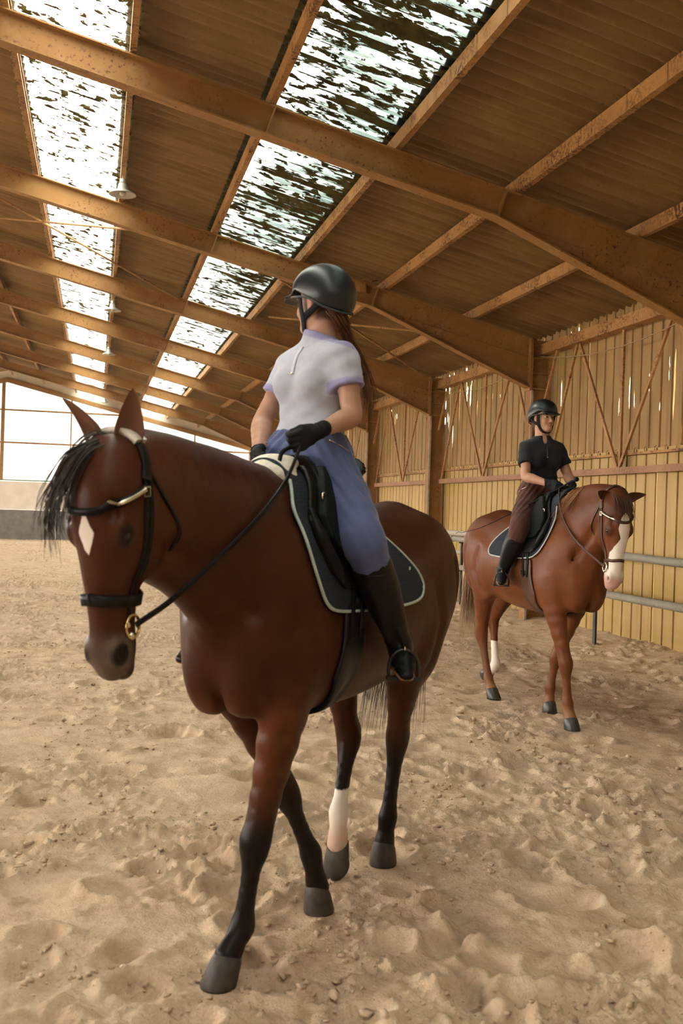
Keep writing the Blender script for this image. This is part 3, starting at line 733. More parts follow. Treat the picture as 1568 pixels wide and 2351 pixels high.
def build_horse(cfg, name, loc, d, label):
    root = empty(name, (loc[0], loc[1], 0), math.atan2(d[1], d[0])); tag(root, label, 'horse')
    s = Shape(); T = cfg['torso']
    s.loft((0, 0, 0), (1, 0, 0), (0, 1, 0), (0, 0, 1), T, 2.15, .24, .02)
    # shoulders, breast, haunches
    for sy in (1, -1):
        s.ell((.13, sy*.145, 1.22), (.17, .10, .33), rot=[[.94, 0, -.34], [0, 1, 0], [.34, 0, .94]], k=.08)
        s.ell((.29, sy*.075, 1.06), (.10, .08, .17), k=.10)
        s.ell((-.02, sy*.185, 1.06), (.13, .075, .16), k=.07)
        s.ell((-1.13, sy*.165, 1.30), (.30, .135, .27), k=.09)
        s.ell((-1.36, sy*.115, 1.17), (.15, .10, .27), k=.08)
        s.ell((-.98, sy*.215, 1.06), (.15, .085, .20), k=.08)
        s.tube([(-.13, sy*.275, 1.45), (-.145, sy*.285, 1.2), (-.10, sy*.26, 1.0)], [.006, .010, .008], None, (0, 1, 0), .07, op='s')      # behind the shoulder
        s.tube([(-.93, sy*.335, 1.30), (-1.0, sy*.325, 1.12), (-.93, sy*.27, .92)], [.006, .012, .008], None, (0, 1, 0), .07, op='s')     # flank
        s.tube([(-1.22, sy*.30, 1.38), (-1.27, sy*.275, 1.15), (-1.22, sy*.24, .95)], [.004, .007, .006], None, (0, 1, 0), .07, op='s')   # thigh
    s.tube([(.46, 0, 1.12), (.40, 0, 1.0), (.25, 0, .88)], [.006, .012, .01], None, (0, 1, 0), .04, op='s')                               # breast groove
    # neck
    s.tube([(*p,) for p in [(a[0], a[3] if len(a) > 4 else 0, a[1]) for a in cfg['neck']]], [a[2][0] for a in cfg['neck']], [a[2][1] for a in cfg['neck']], (0, 1, 0), .07, kk=.05, dense=5)
    nk = cfg['neck']
    for sy in (1, -1):   # jugular groove
        s.tube([(nk[1][0]+.17, sy*.135, nk[1][1]-.17), (nk[3][0]+.10, sy*.098, nk[3][1]-.12), (nk[5][0]-.02, sy*.082, nk[5][1]-.13)], [.002, .012, .008], None, (0, 1, 0), .06, op='s')
    # fore legs
    for J in cfg['fore']:
        E, K, F, C = map(np.array, J[:4]); sy = 1 if E[1] > 0 else -1
        top = np.array((.05*.5 + E[0]*.5, sy*.165, 1.12))
        L = lambda a, b, t: a*(1 - t) + b*t
        P = [top, E, L(E, K, .35), L(E, K, .72), L(E, K, .90), K + np.array((.006, 0, 0)), L(K, F, .16), L(K, F, .30), L(K, F, .6), L(K, F, .85), F, L(F, C, .5), C]
        s.tube(P, [.085, .078, .066, .050, .046, .050, .043, .032, .028, .031, .040, .034, .047], [.14, .112, .082, .060, .053, .055, .047, .038, .036, .039, .047, .039, .050], (0, 1, 0), .045, dense=2)
    for J in cfg['hind']:
        Sf, H, F, C = map(np.array, J[:4]); sy = 1 if Sf[1] > 0 else -1
        L = lambda a, b, t: a*(1 - t) + b*t
        hip = np.array((-1.15, sy*.16, 1.22)); bk = np.array((-.035, 0, .02))
        P = [hip, L(hip, Sf, .75), L(Sf, H, .20) + bk*1.2, L(Sf, H, .5) + bk*.7, L(Sf, H, .8), H, L(H, F, .16), L(H, F, .3), L(H, F, .6), L(H, F, .86), F, L(F, C, .5), C]
        s.tube(P, [.12, .105, .088, .066, .047, .050, .042, .034, .029, .031, .040, .034, .047], [.19, .165, .125, .088, .062, .066, .050, .041, .037, .039, .047, .039, .050], (0, 1, 0), .06, dense=2)
        ax = H - Sf; ax = ax/np.linalg.norm(ax)
        s.tube([L(Sf, H, .45) + np.array((-.08, 0, 0)), L(Sf, H, .8) + np.array((-.055, 0, .02)), H + np.array((-.055, 0, .035)), H + np.array((-.04, 0, -.05))], [.035, .022, .026, .022], None, (0, 1, 0), .03)
    # tail dock
    s.tube([(-1.42, 0, 1.53), (-1.52, 0, 1.46), (-1.54, 0, 1.30)], [.05, .04, .03], None, (0, 1, 0), .05)
    # head
    hd = cfg['head']; O = np.array(hd['o'], float); A = _n(np.array(hd['e'], float) - O); yaw = hd.get('yaw', 0)
    Sd = _n((-math.sin(yaw), math.cos(yaw), 0)); Sd = _n(Sd - A*(Sd@A)); N = np.cross(Sd, -A); N = N if N[0] > 0 else -N
    hp = lambda t, u, n: O + A*t + Sd*u + N*n
    st = [(t, w, (f - b)/2, (f + b)/2) for t, w, f, b in [(-.05, .03, .01, .03), (-.03, .055, .035, .06), (.0, .072, .06, .10), (.08, .090, .088, .13), (.16, .096, .102, .155), (.24, .086, .102, .168), (.32, .070, .094, .140), (.40, .057, .082, .098), (.48, .051, .072, .080), (.545, .057, .068, .076), (.595, .054, .058, .066), (.63, .040, .040, .048), (.648, .016, .016, .02)]]
    s.loft(O, A, Sd, N, st, 2.35, 0, .035)
    for sy in (1, -1):
        s.ell(hp(.210, sy*.080, .045), (.045, .022, .032), rot=[A, Sd, N], k=.025)             # brow and eye
        s.ell(hp(.235, sy*.060, -.075), (.105, .034, .085), rot=[A, Sd, N], k=.03)             # cheek
        s.tube([hp(.24, sy*.072, .03), hp(.34, sy*.056, .012), hp(.42, sy*.046, .012)], [.012, .010, .008], None, (0, 1, 0), .02)   # facial crest
        s.ell(hp(.555, sy*.048, .030), (.040, .020, .030), rot=[A, Sd, N], k=.02)              # nostril rim
        s.ell(hp(.150, sy*.075, .078), (.03, .012, .02), rot=[A, Sd, N], k=.02, op='s')        # hollow above the eye
        s.ell(hp(.560, sy*.074, .034), (.026, .026, .018), rot=[A, Sd, N], k=.010, op='s')     # nostril
        s.ell(hp(.226, sy*.112, .042), (.018, .014, .012), rot=[A, Sd, N], k=.008, op='s')
    s.ell(hp(.622, 0, -.045), (.035, .036, .028), rot=[A, Sd, N], k=.02)                       # lower lip
    s.tube([hp(.632, -.06, -.015), hp(.632, 0, -.004), hp(.632, .06, -.015)], .006, None, (0, 1, 0), .008, op='s')
    V, Fc = s.mesh(cfg.get('vox', .011), smooth=1); c, mk = cfg['color'](V, dict(O=O, A=A, S=Sd, N=N))
    ob = fastmesh('body', V, Fc, M['coat'], root, True, c); at = ob.data.color_attributes.new('mark', 'FLOAT_COLOR', 'POINT'); at.data.foreach_set('color', np.ascontiguousarray(mk, np.float32).ravel())
    # ears
    for i, (b_, t_, fw) in enumerate(hd['ears']):
        ear(root, hp(*b_), hp(*t_), _n(np.array(hp(*fw)) - np.array(hp(0, 0, 0))), cfg['earcol'])
    for sy in (1, -1):
        m = MB().lathe([(0.0001, -.017)] + [(.017*math.sin(a), -.017*math.cos(a)) for a in np.linspace(.3, 2.8, 8)] + [(.0001, .017)], n=12); c = hp(.222, sy*.087, .044)
        m.v = [tuple(c + np.array(v)*np.array((1.1, 1, 1.0))) for v in m.v]; m.build('eye', M['eye'], root, True)
    for J, kind in [(j, 'f') for j in cfg['fore']] + [(j, 'h') for j in cfg['hind']]:
        hoof(root, np.array(J[3]), np.array(J[4]), J[5] if len(J) > 5 else None, cfg.get('hoofmat', 'hoof'))
    return root, s, hp, (O, A, Sd, N)
def hoof(root, C, B, fwd, mat):
    """horn capsule from the coronet C down to the sole centre B"""
    ax = _n(B - C); f = np.array((1, 0, 0.0)) if fwd is None else np.array(fwd, float); f = _n(f - ax*0)
    sole_n = np.array((0, 0, 1.0)) if fwd is None else _n(np.cross(np.cross(f, -ax), f)); f = _n(f - sole_n*(f@sole_n)); sd = np.cross(sole_n, f); V = []; n = 20
    rows = [(C, .046, .050, .35), (C*.86 + B*.14, .052, .056, .3), (B + sole_n*.012, .062, .068, 0), (B, .060, .066, 0), (B + sole_n*.004, .0001, .0001, 0)]
    for c, w, l, tl in rows:
        for k in range(n):
            a = 2*math.pi*k/n; bx = math.cos(a); sh = .88 if bx < 0 else 1.0
            V.append(c + f*(bx*l*sh) + sd*(math.sin(a)*w) + sole_n*(bx*l*tl))
    F = [(i*n+k, i*n+(k+1) % n, (i+1)*n+(k+1) % n, (i+1)*n+k) for i in range(len(rows)-1) for k in range(n)]
    meshobj('hoof', V, F, M[mat], root, True)
def ear_mat():
    t = NT('ear_hide'); a = t.new('ShaderNodeAttribute', attribute_name='col'); t.base(a.outputs['Color']).rough(.5, .3); tl = t.new('ShaderNodeBsdfTranslucent'); t.link(a.outputs['Color'], tl.inputs['Color'])
    m = t.new('ShaderNodeMixShader'); m.inputs[0].default_value = .3; t.link(t.b.outputs[0], m.inputs[1]); t.link(tl.outputs[0], m.inputs[2]); t.link(m.outputs[0], t.out.inputs['Surface']); return t.m
M['ear'] = ear_mat()
def ear(root, b, t, fw, col):
    ax = t - b; L = np.linalg.norm(ax); ax /= L; fw = _n(fw - ax*(fw@ax)); sd = np.cross(ax, fw); nu, nv = 12, 10; V = []; c = []
    for lay in (0, 1):
        for j in range(nv + 1):
            v = j/nv; w = (.030 + .018*math.sin(min(1, v*1.9)*math.pi*.62))*(1 - v**2.6)**.75 + .0006; cl = .95*(1 - v)**.5 + .25
            for i in range(nu + 1):
                u = (i/nu*2 - 1)*1.35*(.55 + .45*(1 - v)); r = w
                p = b + ax*L*v + sd*(r*math.sin(u)) + fw*(-r*math.cos(u)*cl + (.006 if lay else 0) + .02*v*v - .0)
                V.append(p); c.append(col[1] if lay else col[0])
    F = []; W_ = nu + 1; o2 = W_*(nv + 1)
    for j in range(nv):
        for i in range(nu):
            a = j*W_+i; F.append((a, a+1, a+W_+1, a+W_)); F.append((o2+a, o2+a+W_, o2+a+W_+1, o2+a+1))
        for i in (0, nu): a = j*W_+i; F.append((a, a+W_, o2+a+W_, o2+a) if i == 0 else (a, o2+a, o2+a+W_, a+W_))
    meshobj('ear', V, F, M['ear'], root, True, np.array(c))

def torso_st(sc=1.0, dx=0.0): 
    return [(x, w, z, h) for x, z, w, h in [(-1.53, 1.24, .03, .04), (-1.51, 1.24, .10, .12), (-1.44, 1.25, .18, .22), (-1.30, 1.28, .245, .31), (-1.13, 1.295, .285, .352), (-.95, 1.255, .305, .365), (-.75, 1.215, .318, .372), (-.55, 1.205, .318, .38), (-.35, 1.22, .30, .40), (-.15, 1.25, .272, .415), (0, 1.25, .245, .40), (.15, 1.225, .215, .345), (.28, 1.20, .170, .26), (.35, 1.19, .11, .17), (.38, 1.19, .04, .05)]]
A_ = np.array
# ---- the near horse: dark bay with a star and one white hind sock
def bay(V, H):
    x, y, z = V.T; c = np.tile(A_((.055, .0155, .0062)), (len(V), 1))
    c = blend(c, (.11, .031, .0105), sstep(1.0, .86, z)*sstep(.0, .3, x)); c = blend(c, (.052, .0165, .008), sstep(1.45, 1.66, z))
    q = V - H['O']; t = q@H['A']; u = q@H['S']; n = q@H['N']; head = sstep(.62, .75, x)
    c = blend(c, (.072, .0205, .008), head)
    leg = sstep(.66, .47, z); c = blend(c, (.012, .0085, .007), leg)
    hindleg = (x < -.55) & (z < .9); 
    c = blend(c, (.05, .035, .03), head*sstep(.46, .56, t)*.85); c = blend(c, (.19, .14, .10), head*sstep(.49, .53, t)*sstep(.06, .03, np.abs(n - .02))*.5)
    c = blend(c, (.02, .013, .011), head*sstep(.030, .016, np.sqrt((t - .222)**2 + (n - .045)**2*1.3)*.7)*(np.abs(u) > .05))
    c = blend(c, (.012, .008, .007), head*sstep(.034, .022, np.sqrt(((t - .560)/1.2)**2 + (n - .034)**2))*(np.abs(u) > .035))
    star = np.abs(u - .004)/.026 + np.abs(t - .215)/.064 + 99*(n < .03) + 99*(x < .8); sock = (z - .375)/.05 + 99*((x > -.55) | (y > .012) | (z > .9))
    mk = np.ones((len(V), 4)); mk[:, :3] = blend(np.tile(A_((.78, .70, .60)), (len(V), 1)), (.60, .40, .31), sstep(.27, .17, z)*(x < 0))
    mk[:, 3] = np.clip(.5 + .5*np.maximum(1 - star, -sock), 0, 1)
    return c, mk
H1 = dict(torso=torso_st(), vox=.009, color=bay, earcol=((.16, .062, .03), (.22, .10, .055)),
    neck=[(-.02, 1.34, (.175, .33)), (.20, 1.42, (.145, .295)), (.40, 1.505, (.118, .242)), (.58, 1.56, (.102, .203)), (.76, 1.595, (.092, .180)), (.90, 1.62, (.083, .150)), (.985, 1.66, (.075, .105))],
    fore=[[(.15, .165, .965), (.232, .10, .46), (.257, .07, .163), (.325, .058, .088), (.362, .047, -.004)],
          [(-.02, -.165, .955), (-.225, -.03, .50), (-.345, .028, .235), (-.375, .047, .095), (-.378, .055, .0)]],
    hind=[[(-.90, .175, .98), (-1.055, .10, .585), (-1.022, .077, .215), (-1.012, .068, .098), (-1.02, .062, .0)],
          [(-.86, -.165, .98), (-.925, -.085, .575), (-.775, -.055, .275), (-.765, -.05, .15), (-.755, -.045, .052), (.55, 0, -.75)]],
    head=dict(o=(.985, 0, 1.735), e=(.925, 0, 1.095), ears=[((-.005, .058, -.015), (-.185, .082, -.02), (0, .6, .9)), ((-.005, -.058, -.015), (-.165, -.125, .0), (0, -.5, .9))]))
D1 = A_((-.619, -.785)); O1 = (.635, 3.79)
horse1, S1, hp1, HF1 = build_horse(H1, 'bay_horse', O1, D1, 'dark bay horse with a white star, walking in the foreground')

# ---- the far horse: chestnut with a broad blaze
def chestnut(V, H):
    x, y, z = V.T; c = np.tile(A_((.165, .051, .0165)), (len(V), 1))
    c = blend(c, (.12, .036, .0125), sstep(1.4, 1.66, z)); c = blend(c, (.22, .082, .03), sstep(1.0, .88, z)*sstep(.05, -.2, x)*sstep(-1.1, -.9, x))
    q = V - H['O']; t = q@H['A']; u = q@H['S']; n = q@H['N']; head = sstep(.46, .56, x)*(z > 1.0)
    c = blend(c, (.11, .034, .013), head*sstep(.2, .05, t)); c = blend(c, (.175, .062, .023), sstep(.62, .4, z)); c = blend(c, (.33, .17, .08), sstep(.20, .11, z)*.7)
    hw = np.interp(t, [.08, .12, .2, .27, .33, .42, .5, .56], [.0, .030, .048, .036, .058, .064, .09, .2]); off = np.interp(t, [.1, .22, .28, .4], [.010, .012, .022, .0])
    blz = (hw - np.abs(u - off))/.02 - 99*(t < .06) - 99*((n < .02) & (t < .50)) - 99*((x < .42) | (z < 1.0) | (n < -.09) | (t < -.1))
    sock = (.45 - z)/.05 - 99*((x > -1.22) | (y < .03))
    c = blend(c, (.56, .34, .28), head*sstep(.53, .60, t)*.8)
    c = blend(c, (.05, .025, .018), head*sstep(.030, .016, np.sqrt((t - .222)**2 + (n - .045)**2*1.3)*.8)*(np.abs(u) > .05))
    c = blend(c, (.10, .04, .03), head*sstep(.018, .010, np.sqrt((t - .562)**2 + (n - .036)**2))*(np.abs(u) > .04)*.9)
    mk = np.ones((len(V), 4)); mk[:, :3] = blend(np.tile(A_((.80, .72, .62)), (len(V), 1)), (.58, .36, .29), sstep(.52, .58, t)*head)
    mk[:, :3] = blend(mk[:, :3], (.10, .04, .03), head*sstep(.018, .010, np.sqrt((t - .562)**2 + (n - .036)**2))*(np.abs(u) > .04)*.9)
    mk[:, 3] = np.clip(.5 + .5*np.maximum(blz, sock), 0, 1)
    return c, mk
M['hoof2'] = plain('oiled_dark_hoof', (.035, .035, .032), .35, .5, 0, .3, 22, .1)
H2 = dict(torso=torso_st(), vox=.0105, color=chestnut, earcol=((.26, .09, .034), (.16, .07, .04)), hoofmat='hoof2',
    neck=[(-.02, 1.34, (.185, .34)), (.13, 1.43, (.155, .33)), (.28, 1.535, (.125, .275)), (.42, 1.605, (.105, .215)), (.54, 1.65, (.092, .165)), (.64, 1.675, (.083, .125)), (.70, 1.68, (.075, .10))],
    fore=[[(.10, -.165, .965), (.24, -.12, .495), (.245, -.092, .19), (.275, -.083, .082), (.30, -.078, -.005)],
          [(-.08, .165, .955), (-.28, .10, .465), (-.335, .082, .205), (-.335, .08, .090), (-.325, .08, -.003)]],
    hind=[[(-1.02, -.175, .98), (-1.18, -.14, .545), (-1.05, -.12, .165), (-1.0, -.112, .088), (-.965, -.105, .005)],
          [(-1.16, .165, .98), (-1.50, .13, .65), (-1.385, .11, .235), (-1.49, .11, .165), (-1.575, .11, .115), (.35, 0, -.95)]],
    head=dict(o=(.705, 0, 1.735), e=(.672, -.012, 1.095), yaw=-.10, ears=[((.005, .062, -.01), (-.06, .195, .0), (.25, .3, .9)), ((.005, -.062, -.01), (-.06, -.175, .0), (.25, -.3, .9))]))
D2 = A_((.0835, -.9964)); O2 = (3.59, 7.549)
horse2, S2, hp2, HF2 = build_horse(H2, 'chestnut_horse', O2, D2, 'chestnut horse with a broad white blaze, walking along the wall')

# ================================================================ TACK
M['blackleather'] = plain('black_leather', (.008, .0075, .007), .42, .15, 0, .3, 40, .1)
M['matleather'] = plain('worn_black_leather', (.008, .010, .0095), .5, .08, 0, .3, 30, .1)
M['brownleather'] = plain('brown_leather', (.075, .030, .016), .45, .45, 0, .3, 40, .1)
M['metal'] = plain('bright_steel', (.72, .66, .52), .22, .5, 1.0, .1)
M['brass'] = plain('brass', (.75, .52, .22), .25, .5, 1.0, .1)
M['fleece'] = plain('white_fleece', (.74, .69, .58), .95, .1, 0, .12, 60, .8)
M['rubber'] = plain('dark_rubber', (.03, .03, .03), .7, .3)
def quilt_mat():
    t = NT('quilted_navy_cloth'); v = t.map(); n = t.noise(v, 120, 3); w = t.new('ShaderNodeTexWave', wave_type='BANDS', bands_direction='Z'); w.inputs['Scale'].default_value = 26; w.inputs['Distortion'].default_value = .6; t.link(v, w.inputs['Vector'])
    t.base(t.ramp(n, [(.3, (.012, .016, .024)), (.7, (.024, .030, .042))])).rough(.8, .25).bump(t.math('ADD', t.math('MULTIPLY', w.outputs['Fac'], .6), n), .35, .004); return t.m
M['pad'] = quilt_mat()
M['piping'] = plain('pale_green_piping', (.42, .50, .44), .55, .4, 0, .1)
M['piping2'] = plain('grey_piping', (.46, .47, .46), .55, .4, 0, .1)
def poly2d(poly, X, Z):
    p = np.array(poly, float); d = np.full(np.broadcast(X, Z).shape, 1e9); ins = np.zeros(d.shape, bool)
    for a, b in zip(p, np.roll(p, -1, 0)):
        e = b - a; wx = X - a[0]; wz = Z - a[1]; t = np.clip((wx*e[0] + wz*e[1])/(e@e), 0, 1); d = np.minimum(d, (wx - e[0]*t)**2 + (wz - e[1]*t)**2)
        c = ((a[1] <= Z) & (b[1] > Z)) | ((b[1] <= Z) & (a[1] > Z)); xi = a[0] + (Z - a[1])/(e[1] if abs(e[1]) > 1e-9 else 1e-9)*e[0]; ins ^= c & (X < xi)
    return np.where(ins, -1, 1)*np.sqrt(d)
class Hide:
    """distance grid of the horse's trunk, used to lay cloth and leather on it"""
    def __init__(s, S, h=.0058, lo=(-.85, -.42, .76), hi=(.30, .42, 1.86)):
        s.T = Shape(); s.T.ops = [o for o in S.ops[:23] if o[0] == 'u']; s.h = h
        s.D, s.lo, s.ax = s.T.grid(h, lo, hi); s.X = s.ax[0][:, None]; s.Z = s.ax[2][None, :]
    def shell(s, name, poly, o0, o1, mat, parent, side=None, mask=None):
        R = poly2d(poly, s.X, s.Z).astype(np.float32)[:, None, :]; d = np.maximum(np.abs(s.D - (o0 + o1)/2) - (o1 - o0)/2, R)
        if side: d = np.maximum(d, (-side*s.ax[1] + .0)[None, :, None].astype(np.float32))
        V, F = nets(d, s.lo, s.h, 2); return fastmesh(name, V, F, mat, parent)
    def yat(s, x, z, off, side):
        ys = np.linspace(0.0, .46, 93); P = np.array([[(xx, side*y, zz) for y in ys] for xx, zz in zip(x, z)]); d = s.T(P) - off; out = []
        for i in range(len(x)):
            k = np.argmax(d[i] > 0) if (d[i] > 0).any() else len(ys)-1; out.append(ys[max(k, 1)-1] + (ys[1]-ys[0])*(-d[i, max(k,1)-1]/(d[i, max(k,1)] - d[i, max(k,1)-1] + 1e-9)) if k > 0 else 0.0)
        return np.array(out)*side
    def line(s, poly, off, side, n=6, close=False):
        P = spline(poly, n); y = s.yat(P[:, 0], P[:, 1], off, side); return np.column_stack([P[:, 0], y, P[:, 1]])
PADP = [(.09, 1.90), (.095, 1.70), (.155, 1.60), (.16, 1.50), (.145, 1.40), (.11, 1.31), (.07, 1.265), (.0, 1.24), (-.15, 1.23), (-.40, 1.228), (-.60, 1.236), (-.69, 1.255), (-.725, 1.30), (-.70, 1.36), (-.62, 1.44), (-.54, 1.52), (-.50, 1.60), (-.49, 1.90)]
PADP2 = [(.07, 1.90), (.085, 1.68), (.125, 1.58), (.12, 1.46), (.06, 1.36), (-.02, 1.30), (-.12, 1.27), (-.40, 1.258), (-.60, 1.262), (-.69, 1.275), (-.72, 1.32), (-.68, 1.40), (-.60, 1.49), (-.53, 1.57), (-.50, 1.62), (-.49, 1.90)]
FLAP = [(-.06, 1.76), (.04, 1.64), (.10, 1.56), (.075, 1.46), (.02, 1.37), (-.05, 1.315), (-.16, 1.30), (-.26, 1.34), (-.29, 1.44), (-.30, 1.60), (-.34, 1.76)]
SKIRT = [(-.10, 1.76), (-.02, 1.68), (.05, 1.58), (.045, 1.50), (-.01, 1.44), (-.08, 1.425), (-.15, 1.46), (-.19, 1.54), (-.20, 1.66), (-.22, 1.76)]
def root_like(name, horse, label, cat):
    o = empty(name, horse.location, horse.rotation_euler[2]); return tag(o, label, cat)
def tack(horse, S, hide, sides, who, padpoly, pipemat, padlabel, sadlabel, leather, girthmat, fleece):
    pr = root_like('saddle_pad', horse, padlabel, 'saddle pad')
    hide.shell('pad_cloth', padpoly, .003, .016, M['pad'], pr)
    for sd in (1, -1):
        L = hide.line(padpoly[1:-1], .014, sd); MB().tube(L, .0065, 6).build('piping', M[pipemat], pr, True)
    if fleece:
        f = Shape(); f.tube([(.16, 0, 1.672), (.10, 0, 1.720), (.02, 0, 1.752), (-.05, 0, 1.765)], [.05, .075, .088, .07], [.02, .035, .042, .032], (0, 1, 0), .02)
        for sd in (1, -1): f.tube([(.03, 0, 1.74), (.035, sd*.075, 1.70), (.075, sd*.125, 1.64)], [.06, .05, .025], [.03, .028, .012], (1, 0, 0), .03)
        blob('fleece_half_pad', f, .006, M['fleece'], pr, 1)
    sr = root_like('saddle', horse, sadlabel, 'saddle')
    hide.shell('panel', [(-.09, 1.9), (-.05, 1.70), (.0, 1.60), (-.25, 1.54), (-.50, 1.60), (-.53, 1.9)], .017, .045, M[leather], sr)
    fl = hide.shell('flap', FLAP, .019, .031, M[leather], sr)
    hide.shell('skirt', SKIRT, .034, .062, M['matleather'], sr)
    st = Shape(); st.tube([(-.11, 0, 1.765), (-.15, 0, 1.745), (-.20, 0, 1.722), (-.34, 0, 1.722), (-.45, 0, 1.755), (-.53, 0, 1.80)], [.055, .075, .11, .15, .155, .11], [.028, .030, .032, .034, .032, .022], (0, 1, 0), .02, dense=3)
    blob('seat', st, .0075, M[leather], sr, 1)
    for sd in (1, -1):
        kn = hide.line([(.075, 1.60), (.07, 1.50), (.02, 1.40), (-.03, 1.34)], .030, sd); MB().tube(kn, [.020, .026, .026, .020][0:1]*len(kn) if False else np.interp(np.linspace(0, 1, len(kn)), [0, .3, .7, 1], [.008, .026, .026, .006]), 10).build('knee_roll', M[leather], sr, True)
        c = hide.line([(.005, 1.645), (.004, 1.644)], .056, sd)[0]; m = MB(); a = np.linspace(0, 2*math.pi, 17); m.tube([c + A_((.014*math.cos(q), 0, .014*math.sin(q))) for q in a], .004, 6, False); m.build('dee_ring', M['metal'], sr, True)
    # girth round the belly
    gp = [(-.075, 1.26), (-.05, 1.14), (.01, 1.0), (-.02, .7), (-.23, .7), (-.23, 1.0), (-.215, 1.14), (-.19, 1.26)]
    g = hide.shell('girth', gp, .002, .017, M[girthmat], sr)
    for sd in (1, -1):
        for xx in (-.105, -.165):
            L = hide.line([(xx, 1.36), (xx, 1.24), (xx, 1.12)], .019, sd, 8); V, F = ribbon(L, np.tile((0, sd, 0.0), (len(L), 1)), .026, .005); meshobj('girth_strap', V, F, M[leather], g, True)
            c = hide.line([(xx, 1.15), (xx, 1.149)], .027, sd)[0]; m = MB(); m.tube([c + A_(q)*.017 for q in ((-1, 0, -1), (1, 0, -1), (1, 0, 1), (-1, 0, 1), (-1, 0, -1))], .003, 5, False); m.build('buckle', M['blackleather'], g)
    return pr, sr
def stirrup(sr, top, foot, fdir, ldir, leather, M_, r=.062):
    """stirrup iron hanging at the ball of the foot; leather runs up to the saddle bar"""
    foot = A_(foot); l = _n(ldir); up = A_((0, 0, 1.0)); m = MB(); P = [foot + l*(r*math.cos(a))*(.92 if True else 1) + up*(.055 + .075*math.sin(a)) for a in np.linspace(-.42, math.pi + .42, 21)]
    ir = m.tube(P, .0065, 8).build('stirrup_iron', M[M_], sr, True)
    f = _n(fdir); m = MB(); c = foot + up*.018; q = [c + l*a + f*b for a, b in ((-r, -.022), (r, -.022), (r, .022), (-r, .022))]; m.add([*q, *[p + up*.012 for p in q]], [(0,3,2,1),(4,5,6,7),(0,1,5,4),(1,2,6,5),(2,3,7,6),(3,0,4,7)]); m.build('tread', M['rubber'], ir)
    L = spline([foot + up*.13, (foot + up*.13)*.5 + A_(top)*.5 + l*.0, A_(top)], 8); V, F = ribbon(L, np.tile(l, (len(L), 1)), .026, .006); meshobj('stirrup_leather', V, F, M[leather], sr, True)
    m = MB(); c = foot + up*.132; a = np.linspace(0, 2*math.pi, 13); m.tube([c + f*(.016*math.cos(q)) + up*(.012*math.sin(q)) for q in a], .0035, 5, False); m.build('eye_ring', M['brass'], ir, True)

hide1 = Hide(S1); hide2 = Hide(S2, .0072)
pad1, sad1 = tack(horse1, S1, hide1, (1, -1), 'near', PADP, 'piping', 'navy saddle pad with pale piping on the dark bay horse', 'black leather saddle under the rider in white', 'blackleather', 'blackleather', True)
pad2, sad2 = tack(horse2, S2, hide2, (1, -1), 'far', PADP2, 'piping2', 'dark quilted saddle pad with grey piping on the chestnut horse', 'black leather saddle under the rider in black', 'blackleather', 'brownleather', False)

